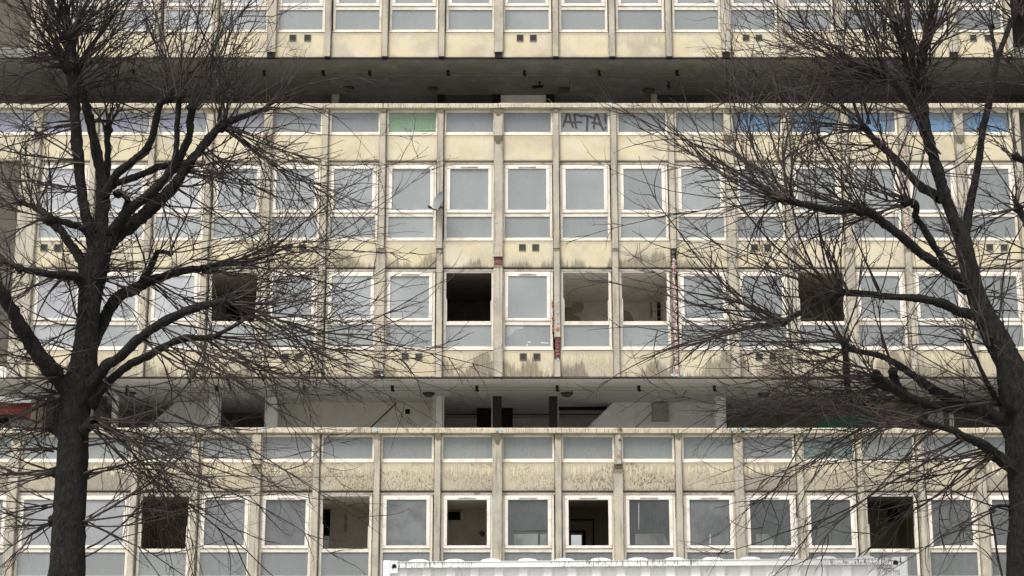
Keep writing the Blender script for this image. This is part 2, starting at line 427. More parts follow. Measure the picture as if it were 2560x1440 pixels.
film([(1268, 815), (1311, 815), (1309, 821), (1290, 825), (1279, 836), (1268, 842)], 'pane_reflection_scratch', .40, .026)  # paler part of the same painted reflection
def reflect_scratch(x0, x1, y0_, y1_, v):
    o = MB().poly([(xx(x0, y1_, YF), zy(y1_, YF + .008)), (xx(x1, y1_, YF), zy(y1_, YF + .008)), (xx(x1, y0_, YF), zy(y0_, YF + .008)), (xx(x0, y0_ + 2, YF), zy(y0_ + 2, YF + .008))], YF + .008, YF + .0095).build('pane_reflection_scratch', M_paneD, B); o.color = (v * .95, v, v, 1)
for a in ((1285, 1345, 1334, 1363, .20), (1350, 1374, 1334, 1363, .20), (1281, 1374, 1325, 1328, .03), (1346, 1349, 1325, 1363, .03), (1588, 1680, 1333, 1362, .15), (1596, 1598, 1256, 1324, .5), (1774, 1777, 1334, 1361, .5), (1890, 1936, 1334, 1362, .16)): reflect_scratch(*a)  # reflections of a lit window painted as patches, plus a scratch and a drip
for pts in (((1318, 854), (1327, 853), (1326, 857), (1319, 856)), ((1352, 855), (1371, 857), (1370, 859), (1353, 858)), ((1316, 860), (1319, 861), (1318, 866), (1316, 866))): film(pts, 'pane_reflection_scratch', .8, .026)

# spandrels -----------------------------------------------------------------
SP = {'A': (81.5, 144.5), 'B1': (338, 402.5), 'B2': (602.5, 669), 'B3': (876, 943.5), 'C1': (1155.5, 1228), 'C2': (1450, 1524)}
DIRT = {'A': (.10, .45, .10), 'B1': (.04, .18, .05), 'B2': (.75, .35, .12), 'B3': (1.0, .75, .35), 'C1': (.15, 1.0, .95), 'C2': (.5, .8, .6)}
for name, (yt, yb) in SP.items():
    z1, z0 = zy(yt, Y0), zy(yb, Y0)
    hw = BAY / 2 - .062; hh = (z1 - z0) / 2
    m = MB(); m.pbox(-hw, hw, 0, .085, -hh, hh, .022); me = m.mesh('spandrel_panel', M_span)
    for b in range(KL, KR):
        if name == 'A' and b < -8: continue
        if name in ('B2', 'B3') and b < -8: continue
        o = link('spandrel_panel', me, B, (kx(b + .5), Y0 + random.uniform(-.004, .004), (z0 + z1) / 2))
        d = DIRT[name]; k = random.uniform(.55, 1.35)
        if name == 'B2' and b > 3: k *= .4
        if name == 'B2' and -2 <= b <= 2: k = random.uniform(.9, 1.2)
        if name == 'B3' and -2 <= b <= 3: k = random.uniform(.95, 1.3)
        o.color = (d[0] * k, d[1] * random.uniform(.75, 1.2), d[2] * random.uniform(.6, 1.3), 1)
    m = MB()
# dirty lintel strips above the window rows
for name, (yt, yb) in {'B2': (405.5, 411.5), 'B3': (672.3, 678.5), 'C2': (1231, 1237.5)}.items():
    Yl = YF - .012
    me = MB().pbox(-.635, .635, 0, .07, zy(yb, Yl) + .002, zy(yt, Yl), .005).mesh('lintel', M_lint)
    for b in range(KL, KR):
        if b < -8 and name != 'C2': continue
        link('lintel', me, B, (kx(b + .5), Yl, 0))

# mullions and piers --------------------------------------------------------
def mullion(k, ytop, ybot, wide, mat=None, name=None, wfac=1., yfront=YM):
    hw = (.112 if wide else .073) * wfac
    z1, z0 = zy(ytop, yfront), zy(ybot, yfront); c = .014
    x = kx(k)
    m = MB(); m.prism([(-hw, .19), (-hw, c), (-hw + c, 0), (hw - c, 0), (hw, c), (hw, .19)], -(z1 - z0) / 2, (z1 - z0) / 2)
    o = link(name or ('pier' if wide else 'mullion'), m.mesh('mullion', mat or M_mull), B, (x + random.uniform(-.008, .008), yfront + random.uniform(-.006, .006), (z0 + z1) / 2))
    o.rotation_euler = (0, random.uniform(-.0015, .0015), 0); return o
for k in range(KL + 1, KR + 1):
    w4 = k % 4 == 0
    # top storey: pillars hang to just above the soffit on a black bearing
    mullion(k, -150, 129 if w4 else 140, w4)
    hw = .085 if w4 else .06
    bt, bb = (129.5, 144) if w4 else (140.5, 145)
    MB().box(kx(k) - hw, kx(k) + hw, Y0 - .07, Y0 + .05, zy(bb, Y0 - .07), zy(bt, Y0 - .07)).build('bearing', M_black, B)
for k in range(KL, KR + 1):
    w4, w2 = k % 4 == 0, k % 2 == 0
    mullion(k, 272.5, 338 if w4 else 330 + 290, w4)
    if w4:
        mullion(k, 339.5, 640 if k == 0 else 941, True) if k != 0 else mullion(0, 339.5, 641, True)
    if k == 0: mullion(0, 662, 941, True)
    if not w4:
        wide3 = k in (-2, 6)
        if k == 3: pass
        elif k == 1:
            mullion(1, 621, 842, False); mullion(1, 898, 941, False)
        elif k == -1:
            mullion(-1, 624, 942, False)
        elif k == -2:
            mullion(-2, 621, 926, True)
        else: mullion(k, 621, 941 if not wide3 else 938, wide3)
    # lower storeys
    stub = k in (-4, 2, 8, -8)
    wl = w4
    if k == 2 or k == -4 or k == 8:
        mullion(k, 1084, 1160, k != 2, name='mullion'); mullion(k, 1172, 1560, True)
        MB().pbox(kx(k) - .10, kx(k) + .10, YM + .03, Y0 + .05, zy(1172, YM) - .0, zy(1159, YM), .03).build('mortar_patch', M_patch, B)
    else:
        mullion(k, 1084, 1560, w4)
# broken ends that show red brick core
def core(k, yt, yb, hw, dx=0, mat=M_core, front=YM + .045, rough=.02, nm='exposed_core'):
    z1, z0 = zy(yt, front), zy(yb, front); m = MB(); n = max(3, int((z1 - z0) / .03))
    prev = None; vs, fs = [], []
    for i in range(n + 1):
        z = z0 + (z1 - z0) * i / n
        a, b_ = -hw + random.uniform(-rough, rough), hw + random.uniform(-rough, rough); yy = random.uniform(-rough, rough) * .8
        vs += [(a, yy, z), (0 + random.uniform(-rough, rough), yy - .012, z), (b_, yy, z), (b_, .12, z), (a, .12, z)]
    for i in range(n):
        for j in range(5): fs.append((5 * i + j, 5 * i + (j + 1) % 5, 5 * i + 5 + (j + 1) % 5, 5 * i + 5 + j))
    fs.append((4, 3, 2, 1, 0)); fs.append(tuple(5 * n + j for j in range(5)))
    m.add([(x + kx(k) + dx, y + front, z) for x, y, z in vs], fs); return m.build(nm, mat, B)
core(-1, 614, 629, .05); core(0, 634, 666, .085); core(1, 838, 902, .05); core(-2, 918, 940, .055, -.06)
core(3, 621, 650, .035, -.02, M_dark); core(3, 646, 941, .04, 0, M_pinkcore)
core(1, 752, 830, .018, -.085, M_core); core(7, 345, 600, .035, .02, M_pinkcore, front=YM - .012, rough=.012)
MB().poly([(kx(-2) - .07 + a, z) for a, z in ((0, zy(944, YM)), (.19, zy(944, YM)), (.2, zy(937, YM)), (.03, zy(938, YM)))], YM, YM + .1).build('bearing', M_black, B)
# mortar patches on the pillars under the caps and at joints
for k in range(KL, KR + 1):
    hw = .10 if k % 4 == 0 else .06
    pts = [(-hw, .10), (hw, .10), (hw * .95, .02), (hw * .5, -.05 if k % 4 else -.10), (0, -.06 if k % 4 else -.16), (-hw * .6, -.03 if k % 4 else -.09), (-hw * .98, .03)]
    if random.random() < .8 or k == 0:
        z = zy(1095, YM); s = random.uniform(.7, 1.15)
        MB().poly([(kx(k) + a + random.uniform(-.008, .008), z + (b_ * s if b_ < .09 else b_) + .01) for a, b_ in pts], YM - .010, YM + .01).build('mortar_patch', M_patch, B)
    if random.random() < .6:
        z = zy(281, YM); s = random.uniform(.35, .7)
        MB().poly([(kx(k) + a + random.uniform(-.008, .008), z + (b_ * s if b_ < .09 else b_ * .8)) for a, b_ in pts], YM - .010, YM + .01).build('mortar_patch', M_patch, B)
for k in (-4, 0, 4, 8):
    z = zy(346, YM); MB().poly([(kx(k) - .1, z + .05), (kx(k) + .1, z + .05), (kx(k) + .09, z - .05), (kx(k) + .02, z - .15), (kx(k) - .06, z - .12), (kx(k) - .095, z - .02)], YM - .010, YM + .01).build('mortar_patch', M_patch, B)

# parapets: cap, light, ------------------------------------------------------
def parapet(cap_t, cap_b, f_t, g_t, g_b, f_b, key):
    Yc = Y0 - .13
    z1, z0 = zy(cap_t, Yc), zy(cap_b, Yc)
    for k in range(KL - 1, KR + 1, 2):
        m = MB(); m.pbox(-BAY + .004, BAY - .004, 0, .36, z0 - z1, 0, .016)
        o = link('parapet_cap', m.mesh('parapet_cap', M_cap), B, (kx(k + 1), Yc + random.uniform(-.008, .008), z1 + random.uniform(-.005, .005)))
    MB().box(kx(KL - 1), kx(KR + 1), Y0 + .20, Y0 + .26, zy(f_b, Y0) - .75, z0 + .02).build('parapet_back', M_dark, B)
    Yw = Y0 + .03
    hf = BAY / 2 - .075
    zt, zb = zy(f_t, Yw), zy(f_b, Yw); h = zt - zb; tt = zt - zy(g_t, Yw); bb = zy(g_b, Yw) - zb
    fr = MB(); fr.ring(-hf, hf, 0, h, .05, .05, tt, bb, 0, .08, .007); fr.pbox(-hf - .01, hf + .01, -.025, .02, -.022, -.002, .005)
    fm = fr.mesh('parapet_window', M_fold)
    pm = MB().box(-hf + .045, hf - .045, .035, .05, bb - .005, h - tt + .005).mesh('pane', M_pane)
    for b in range(KL, KR):
        wd = link('parapet_window', fm, B, (kx(b + .5) + random.uniform(-.01, .01), Yw, zb)); wd.rotation_euler = (0, random.uniform(-.003, .003), 0)
        p = link('pane', pm, wd); t = (b + 8) / 16
        v = (.26 if key == 'C' else .235) * (1 - .25 * t) * random.uniform(.9, 1.1)
        col = (v * .92, v * 1.0, v * 1.02)
        if key == 'C': col = (v * .95, v * 1.03, v * 1.0)
        if key == 'B' and b >= 4: col = (v * .68, v * .87, v * 1.16)
        if key == 'B' and b <= -5: col = (v * 1.12, v * 1.15, v * 1.36)
        if key == 'B' and b == -2: col = (.17, .27, .175)
        if key == 'C' and b == 5: col = (.075, .135, .115)
        p.color = col + (1,)
        graffiti(key, b, wd, hf, bb, h - tt)
def wob(pts, n=6, a=.006):
    out = []
    for (x0, z0), (x1, z1) in zip(pts[:-1], pts[1:]):
        for i in range(n): t = i / n; out.append((x0 + (x1 - x0) * t + random.uniform(-a, a), z0 + (z1 - z0) * t + random.uniform(-a, a)))
    out.append(pts[-1]); return out
def graffiti(key, b, wd, hf, zb, zt):
    W, H = 2 * hf - .09, zt - zb
    def uv(u, v): return (-W / 2 + u * W, zb + v * H)
    m = MB(); mat = None; y = .031
    if key == 'B' and b == 1:
        mat = M_sprK
        for st in (((490, 1030), (520, 950), (535, 897), (555, 900), (575, 980), (596, 1040)), ((498, 978), (550, 978), (604, 986)),
                   ((612, 905), (614, 980), (628, 1050)), ((596, 902), (640, 905), (690, 925)), ((600, 978), (690, 984)),
                   ((690, 912), (750, 918), (800, 937)), ((742, 922), (736, 1000), (733, 1084)),
                   ((802, 1052), (812, 960), (822, 905), (842, 902), (868, 1005), (908, 1066)), ((778, 985), (885, 1000)),
                   ((916, 895), (922, 1003)), ((912, 1030), (922, 1040), (914, 1046))):
            m.ribbon(wob([uv((x - 470) / 475, (1085 - yy) / 200) for x, yy in st], 4, .004), .05, y)
    elif key == 'B' and b == -2:
        mat = M_sprG
        L = {'R': [((0, 0), (0, 1), (.7, .9), (.6, .55), (0, .5)), ((.2, .5), (.8, 0))], 'E': [((.7, 1), (0, 1), (0, 0), (.7, 0)), ((0, .5), (.5, .5))],
             'N': [((0, 0), (0, 1), (.8, 0), (.8, 1))], 'U': [((0, 1), (.05, .15), (.4, 0), (.75, .15), (.8, 1))], 'K': [((0, 0), (0, 1)), ((.8, 1), (.05, .5), (.85, 0))]}
        for i, ch in enumerate('RENUK'):
            for st in L[ch]: m.ribbon(wob([uv(.16 + i * .16 + p[0] * .135, .22 + p[1] * .55) for p in st], 4, .005), .022, y)
        m.ribbon(wob([uv(.62, .12), uv(.97, .15)], 8, .012), .035, y - .001); m.ribbon(wob([uv(.9, .1), uv(.93, .85), uv(.98, .9)], 8, .012), .03, y - .002)
    elif key == 'B' and 4 <= b <= 8:
        mat = M_sprB
        for i in range(4):
            u, v = random.uniform(.15, .6), random.uniform(.25, .75); pts = []
            for j in range(26):
                pts.append(uv(min(.98, max(.02, u)), min(.95, max(.05, v))))
                a = j * .55 + i * 1.7; u += .055 * math.cos(a) + .012; v += .15 * math.sin(a) * .8
            m.ribbon(pts, random.uniform(.05, .11), y - .0006 * i)
    elif key == 'B' and b <= -5:
        mat = M_sprP
        for i in range(3):
            u, v = random.uniform(.05, .5), random.uniform(.2, .7); pts = []
            for j in range(20):
                pts.append(uv(min(.98, max(.02, u)), min(.95, max(.05, v))))
                a = j * .6 + i * 2.1; u += .05 * math.cos(a) + .014; v += .13 * math.sin(a)
            m.ribbon(pts, random.uniform(.022, .045), y - .0006 * i)
    if mat: link('graffiti', m.mesh('graffiti', mat), wd)
parapet(257.5, 270, 275, 281, 330, 336.5, 'B')
parapet(1069, 1083, 1086, 1092.5, 1147, 1154, 'C')

# soffits, black strips painted for the shadow gap, floors and the unseen shell behind --------------------------
ZS_U, ZS_L = zy(147.5, Y0), zy(946.5, Y0)
XL, XR, XE = kx(KL - 1), kx(KR + 1), kx(-8) + .05
for zs, yy in ((ZS_U, 144.5), (ZS_L, 944)):
    MB().box(XL, XR, Y0 - .012, Y0 + .02, zs - .002, zy(yy, Y0)).build('shadow_gap_strip', M_black, B)  # black strip stands in for the shaded gap under the spandrels
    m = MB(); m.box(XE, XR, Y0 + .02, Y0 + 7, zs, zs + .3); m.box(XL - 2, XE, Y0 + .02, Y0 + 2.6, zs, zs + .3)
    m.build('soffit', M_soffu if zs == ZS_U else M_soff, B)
DF_U, DF_L = zy(258, Y0) - 1.12, zy(1069, Y0) - 1.12
for zf in (DF_U, DF_L): MB().box(XL, XR, Y0 + .26, Y0 + 7, zf - .25, zf).build('deck_floor', M_soff, B)
MB().box(XE, XR, Y0 + 7, Y0 + 7.3, zy(1225, Y0), 20).build('unseen_rear_wall', M_dark, B)  # unseen shell, added to keep back light out of the decks
MB().box(XL, XR, Y0 + .3, Y0 + 7.3, 20, 20.4).build('unseen_roof_slab', M_dark, B)
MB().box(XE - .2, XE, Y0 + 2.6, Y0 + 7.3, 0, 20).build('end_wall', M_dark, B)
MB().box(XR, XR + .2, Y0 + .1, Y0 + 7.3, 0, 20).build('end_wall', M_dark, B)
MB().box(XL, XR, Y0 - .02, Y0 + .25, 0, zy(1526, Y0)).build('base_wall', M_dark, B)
# blank grey end panels left of the last pillar
for (yt, yb) in ((-150, 144), (404, 944)):
    z1, z0 = zy(yt, Y0), zy(yb, Y0)
    MB().pbox(XL - 1, kx(-8) - .36, Y0 + .04, Y0 + .2, z0, z1, .02).build('end_panel', M_dark, B)
    MB().pbox(kx(-8) - .36, kx(-8) - .11, Y0 - .04, Y0 + .2, z0, z1, .02).build('pier', M_mull, B)
# dark grooves and joints on the soffits
for zs, ys in ((ZS_U, (184, 193.5)), (ZS_L, (968, 975.5))):
    for yy in ys:
        Yg = onceil(1280, yy, zs)[1]
        MB().box(XL, XR, Yg - .012, Yg + .012, zs - .004, zs + .01).build('soffit_joint', M_joint, B)
    for k in (-6, -3, 1, 3, 6):
        Yg = onceil(1280, ys[1], zs)[1]; x = kx(k) + .4
        MB().box(x - .014, x + .014, Yg + .03, Y0 + 2.4, zs - .004, zs + .01).build('soffit_joint', M_joint, B)
def hook(x, y, zs):
    p = onceil(x, y, zs)
    MB().box(p[0] - .035, p[0] + .035, p[1] - .03, p[1] + .03, zs - .10, zs + .01).box(p[0] - .025, p[0] + .055, p[1] - .02, p[1] + .02, zs - .14, zs - .101).build('hook', M_black, B)
for x in (335, 660, 808, 924, 1120, 1311, 1497, 1692, 1886, 2080): hook(x, 176, ZS_U)
for x in (318, 541, 761, 981, 1192, 1393, 1597, 1786, 2024, 2230): hook(x, 964, ZS_L)

# deck walls ------------------------------------------------------------------
YB_, YP = Y0 + 2.5, Y0 + 3.5
def dk(name, mat, x0, x1, yt, yb, Y, th=.12, zf=None): return pxbox(MB(), x0, x1, yt, yb, Y, th, zf).build(name, mat, B)
zf = DF_L
for x0, x1, mt in ((77, 91, M_mull), (95, 109, M_mull), (234, 262, M_dark), (280, 294, M_wallp), (522, 547, M_wallp), (666, 694, M_wallp), (1089, 1106, M_wallp), (1790, 1815, M_wallp), (2485, 2497, M_mull), (2320, 2357, M_metal)):
    dk('deck_pier', mt, x0, x1, 975, 1069, YB_, .14, zf)
for x0, x1 in ((1231, 1254), (1373, 1394)): dk('deck_post', M_inner, x0, x1, 975, 1069, YB_, .2, zf)
for x0, x1 in ((1107.5, 1110), (1229, 1231), (1394.5, 1396), (549, 551), (662, 665), (2374, 2377.5), (2380, 2383)): dk('door_frame', M_wallp, x0, x1, 985, 1069, YB_ + .02, .1, zf)
dk('porch_wall', M_wall, 686, 1092, 1003, 1069, YP, .12, zf)
dk('porch_wall', M_wall, 109, 236, 1003, 1069, YP, .12, zf)
def stairwall(pts, mat, nm, Y): MB().poly([(xx(x, y, Y), zy(y, Y)) for x, y in pts], Y, Y + .1).build(nm, mat, B)
stairwall(((1536, 1003), (1800, 1003), (1800, 1140), (1400, 1140), (1472, 1066)), M_wallp, 'stair_wall', YP)
stairwall(((440, 1005), (530, 1005), (530, 1140), (295, 1140), (368, 1068)), M_wallp, 'stair_wall', YP)
stairwall(((990, 1007), (994, 1007), (890, 1105), (886, 1105)), M_black, 'stair_trim', YP - .015)
stairwall(((1084, 1039), (1084, 1050), (1040, 1092), (1030, 1092)), M_wallp, 'stair_trim', YP - .02)
dk('air_brick', M_black, 1013, 1025, 1023, 1035, YP - .01, .02)
stairwall(((1631, 1028), (1633, 1030), (1590, 1070), (1588, 1068)), M_metal, 'conduit', YP - .02)
MB().box(xx(1776, 1030, YP), xx(1776, 1030, YP) + .06, YB_ + .14, YP, zf, ZS_L).build('porch_return', M_wallp, B)
for x in (694, 1089): MB().box(xx(x, 1030, YP) - .03, xx(x, 1030, YP) + .03, YB_ + .14, YP, zf, ZS_L).build('porch_return', M_wall, B)
dk('wall_beam', M_black, 1100, 1790, 1021, 1035, Y0 + 5.4, .15)
dk('wall_beam', M_black, 1394, 1560, 1006, 1024, Y0 + 4.2, .15)
dk('doorway', M_black, 1192, 1229, 1008, 1069, Y0 + 4.4, .1, zf); dk('doorway', M_black, 1254, 1282, 1012, 1069, Y0 + 4.4, .1, zf)
dk('hall_wall', M_room, 1040, 1900, 1012, 1075, Y0 + 6.2, .12, zf)
dk('hall_wall', M_roomd, 525, 690, 1022, 1069, Y0 + 5.2, .12, zf); dk('hall_wall', M_roomd, 240, 460, 1003, 1069, YP + .6, .12, zf)
dk('hall_wall', M_roomd, 1818, 2330, 1010, 1069, YP + .3, .12, zf); dk('hall_wall', M_roomd, 2330, 2660, 1000, 1069, YP, .12, zf)
dk('hall_wall', M_roomb, 2170, 2300, 1003, 1069, YP + .1, .1, zf)
dk('deck_pier', M_dark, 1945, 1958, 1010, 1069, YB_ + .4, .1, zf)
stairwall(((2030, 1072), (2052, 1052), (2110, 1040), (2185, 1012), (2195, 1072)), M_green, 'green_sheet', YB_ + .5)
# lobby at the left end, open behind: red tiled wall, white boards above
dk('lobby_wall', M_brick, -90, 100, 1008, 1075, Y0 + 4.4, .12, zf)
for yt, yb in ((985, 990), (991, 997), (998, 1007)): dk('lobby_board', M_wallp, -90, 92, yt, yb, Y0 + 4.3, .1)
stairwall(((-60, 1040), (10, 1036), (45, 1037), (64, 1041), (70, 1046), (-60, 1047)), M_black, 'hood', Y0 + 4.0)
dk('lobby_panel', M_metal, 24, 76, 1047, 1075, Y0 + 4.1, .1, zf); dk('lobby_panel', M_black, -60, 23, 1047, 1075, Y0 + 4.1, .1, zf)
# upper deck
zf = DF_U
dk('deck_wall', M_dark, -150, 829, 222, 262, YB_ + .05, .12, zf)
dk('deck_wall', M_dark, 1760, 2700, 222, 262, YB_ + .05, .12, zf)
dk('deck_pier', M_mull, 829, 848, 219, 262, YB_, .14, zf); dk('deck_pier', M_mull, 1627, 1643, 219, 262, YB_, .14, zf)
for x0, x1 in ((1094, 1112), (1231, 1252), (1365, 1386)): dk('deck_post', M_black, x0, x1, 219, 262, YB_, .2, zf)
dk('door_header', M_black, 1112, 1231, 227, 231, YB_ + .03, .1); dk('door_header', M_black, 1252, 1365, 231, 235, YB_ + .03, .1)
dk('deck_glazing', M_lamp, 1112, 1231, 231.5, 262, YB_ + .06, .04, zf); dk('deck_panel', M_wall, 1252, 1365, 235.5, 262, YB_ + .06, .08, zf)
dk('deck_glazing', M_lamp, 1643, 1760, 230, 262, YB_ + .06, .04, zf); dk('door_header', M_black, 1643, 1760, 226, 229.5, YB_ + .03, .1)
dk('porch_wall', M_soff, 848, 1094, 222, 262, YP + .2, .12, zf); dk('porch_wall', M_soff, 1386, 1627, 222, 262, YP + .2, .12, zf)
dk('porch_wall', M_soff, 1094, 1386, 222, 262, YP + 1.2, .12, zf)
m = MB(); c0 = P(1366, 258, YB_ - .005)
m.ribbon([(c0[0] + .14 * math.sin(a), c0[2] - .03 + .14 * math.cos(a)) for a in np.linspace(0, 1.5, 8)], .03, YB_ - .006); m.build('graffiti', M_sprY, B)

# rooms behind the empty windows
def room(rw, b0, b1, wall, ceil=None, depth=3.3, hole=None, extra=0.):
    r = ROWS[rw]; zc = r['ft'] - .02; zf_ = zc - 2.3; x0, x1 = kx(b0) + .03 - extra, kx(b1) - .03 + extra; ya, yb = Y0 + .17, Y0 + depth; t = .06
    m = MB()
    if hole is None: m.box(x0, x1, yb, yb + t, zf_, zc)
    else:
        hx0, hx1, hz0, hz1 = hole
        m.box(x0, hx0, yb, yb + t, zf_, zc); m.box(hx1, x1, yb, yb + t, zf_, zc); m.box(hx0, hx1, yb, yb + t, zf_, hz0); m.box(hx0, hx1, yb, yb + t, hz1, zc)
    m.box(x0 - t, x0, ya, yb + t, zf_, zc); m.box(x1, x1 + t, ya, yb + t, zf_, zc); m.box(x0 - t, x1 + t, ya, yb + t, zf_ - t, zf_)
    ro = m.build('room', wall, B)
    c = MB(); c.box(x0 - t, x1 + t, ya - .05, yb + t, zc, zc + t); c.build('ceiling', ceil or wall, ro).location -= ro.location
    return ro
def onwall(ro, nm, mat, x0, x1, yt, yb, Y):
    o = pxbox(MB(), x0, x1, yt, yb, Y, .03).build(nm, mat, ro); o.location -= ro.location; return o
YW = Y0 + 3.3
r1 = room('B3', 1, 3, M_room); onwall(r1, 'cupboard_opening_shade', M_black, 1643, 1666, 752, 803, YW - .04); onwall(r1, 'cupboard_opening_shade', M_black, 1404, 1410, 760, 782, YW - .04)  # black panels, here and below, stand in for the darkness of openings
for yy in (771, 792): onwall(r1, 'shelf', M_metal, 1643, 1666, yy, yy + 1.5, YW - .06)
def stain(ro, pts, Y, mat=None):
    o = MB().poly([(xx(px_, py_, Y), zy(py_, Y)) for px_, py_ in pts], Y, Y + .012).build('stain', mat or M_roomb, ro); o.location -= ro.location
stain(r1, [(1410, 806), (1408, 775), (1416, 766), (1428, 770), (1432, 755), (1458, 757), (1460, 768), (1455, 781), (1432, 784), (1450, 793), (1452, 806)], YW - .013)
stain(r1, [(1552, 806), (1556, 756), (1559, 775), (1572, 779), (1580, 790), (1586, 806)], YW - .013)
stain(r1, [(1624, 757), (1630, 756), (1632, 790), (1625, 800)], YW - .013)
room('B3', -2, 0, M_roomd)
r2 = room('B3', -6, -4, M_roomb, M_roomb); onwall(r2, 'door_opening', M_black, 566, 632, 760, 806, YW - .04)
r3 = room('B3', 5, 6.0, M_roomb, extra=.2)
room('C2', -6, -5, M_roomb, extra=.2)
r4 = room('C2', -3, -2, M_room, extra=.25); onwall(r4, 'door_opening', M_black, 806, 825, 1270, 1345, YW - .04); onwall(r4, 'stain', M_roomb, 860, 868, 1285, 1330, YW - .01); onwall(r4, 'paper_roll', M_wallp, 810, 822, 1340, 1372, YW - 1.0)
r5 = room('C2', -1, 0, M_room, extra=.25)
onwall(r5, 'wall_hole', M_black, 1120, 1151, 1279, 1300, YW - .02); onwall(r5, 'stain', M_roomb, 1120, 1156, 1274, 1278, YW - .015); onwall(r5, 'stain', M_roomb, 1185, 1208, 1268, 1272, YW - .015)
p = P(1206, 1334, YW - .03); m = MB(); m.poly([(p[0] + .075 * random.uniform(.75, 1.2) * math.cos(a), p[2] + .065 * random.uniform(.75, 1.2) * math.sin(a)) for a in np.linspace(0, 6.28, 14)[:-1]], YW - .03, YW - .005)
o = m.build('wall_hole', M_roomd, r5); o.location -= r5.location
hb = (xx(1428, 1350, YW), xx(1454, 1350, YW), zy(1372, YW), zy(1337, YW))
r6 = room('C2', 1, 2, M_roomb, extra=.25, hole=hb)
onwall(r6, 'door_frame', M_black, 1424, 1463, 1326, 1331, YW - .05); onwall(r6, 'door_frame', M_black, 1457, 1464, 1331, 1372, YW - .05); onwall(r6, 'door_frame', M_black, 1426, 1484, 1298, 1301, YW - .05); onwall(r6, 'door_frame', M_black, 1482, 1485, 1301, 1372, YW - .05)
r7 = room('C2', 6, 7, M_roomb, M_roomd, extra=.25); onwall(r7, 'serving_hatch', M_black, 2220, 2268, 1276, 1304, YW - .04)

# wall vents in pairs -----------------------------------------------------------
sv = .082
vf = MB().ring(-sv, sv, -sv, sv, .014, .014, .014, .014, -.02, .012, .004).mesh('wall_vent', M_ventf)
vg = MB()
for i in range(5): z = -.066 + i * .0265; vg.box(-.067, .067, -.012, .01, z, z + .017)
vg.box(-.067, .067, .0105, .02, -.067, .067)
vgm = vg.mesh('grille', M_vent)
for y, xs in ((95, (732, 769, 1300, 1333, 1865, 1897, 2433, 2470)), (619, (110, 145, 722, 756, 1306, 1339, 1886, 1919, 2474, 2510)), (892, (713, 747, 1013, 1047, 1308, 1342, 1898, 1932))):
    for x in xs:
        q = P(x, y, Y0); wv = link('wall_vent', vf, B, (q[0], Y0 - .002, q[2])); link('grille', vgm, wv)

# paint marks left by surveyors on caps and pillars
def blob(x, y, s, mat, Yd=YM - .014):
    q = P(x, y, Yd); n = 9
    MB().poly([(q[0] + s * random.uniform(.55, 1.1) * math.cos(6.283 * i / n), q[2] + s * random.uniform(.55, 1.1) * math.sin(6.283 * i / n)) for i in range(n)], Yd, Yd + .006).build('paint_mark', mat, B)
for x, y in ((1098, 601), (1100, 629), (1241, 555), (1239, 630), (1396, 751), (1394, 780), (1395, 805), (1395, 899), (955, 938), (795, 1138), (1547, 1104), (1549, 1122), (1549, 1155), (2399, 450), (491, 1107)): blob(x, y, .03, M_sprLB)
for x, y in ((1681, 937), (1703, 934)): blob(x, y, .045, M_sprLB, Y0 - .006)
for x, y in ((1243, 1074), (1254, 1075), (941, 1075), (656, 1077), (1521, 264), (1535, 263), (1831, 1074), (1857, 1073), (44, 1079), (311, 1077)): blob(x, y, .04, M_sprLB, Y0 - .150)
blob(1547, 1140, .045, M_sprR); blob(1550, 1100, .05, M_core); blob(1394, 822, .05, M_sprR); blob(1552, 1074, .05, M_core, Y0 - .15)

# ------------------------------------------------------------------ fittings on the block (things of their own)
def dish(x, y, label, yaw, flip=1):
    q = P(x, y, YM - .25)
    t = thing('satellite_dish', label, 'satellite dish', 'satellite dishes on the pillars', q)
    prof = [(.002, .055), (.09, .050), (.17, .032), (.24, .002), (.245, -.004), (.238, .008), (.17, .042), (.09, .06), (.002, .066)]
    m = MB(); m.lathe(prof, 28, (0, 0, 0), 'Y', .86); o = link('reflector', m.mesh('reflector', M_dish, True), t); 
    a = MB(); a.add([(-.012, -.22, -.27), (.012, -.22, -.27), (.012, .03, -.23), (-.012, .03, -.23), (-.012, -.22, -.25), (.012, -.22, -.25), (.012, .03, -.21), (-.012, .03, -.21)], [(0, 3, 2, 1), (4, 5, 6, 7), (0, 1, 5, 4), (1, 2, 6, 5), (2, 3, 7, 6), (3, 0, 4, 7)])
    link('feed_arm', a.mesh('feed_arm', M_vent), t)
    l = MB(); l.lathe([(.022, -.06), (.03, -.03), (.03, .05), (.018, .07)], 12, (0, -.23, -.235), 'Y'); link('feed_horn', l.mesh('feed_horn', M_vent, True), t)
    br = MB(); br.box(-.03, .03, .06, .12, -.16, .04); br.box(-.02, .02, .10, .24, -.12, -.08); link('bracket', br.mesh('bracket', M_lamp), t)
    t.rotation_euler = (R(-14), 0, R(yaw)); t.scale = (.95, .8, 1); return t
dish(1095, 503, 'grey satellite dish on the narrow pillar beside the fourth storey windows, unobstructed', -52)
dish(2388, 540, 'grey satellite dish seen through the fork of the right bare tree', -48)
def lamp(x, y, zs, label, grp):
    q = onceil(x, y, zs)
    t = thing('ceiling_lamp', label, 'lamp', grp, (q[0], q[1], zs))
    b_ = MB(); b_.lathe([(.15, 0), (.15, -.03), (.135, -.04)], 20, (0, 0, 0)); link('lamp_base', b_.mesh('lamp_base', M_lamp, False), t)
    d = MB(); d.lathe([(.125, -.041), (.11, -.075), (.06, -.10), (.01, -.105)], 20, (0, 0, 0)); link('lamp_cover', d.mesh('lamp_cover', M_dark, True), t)
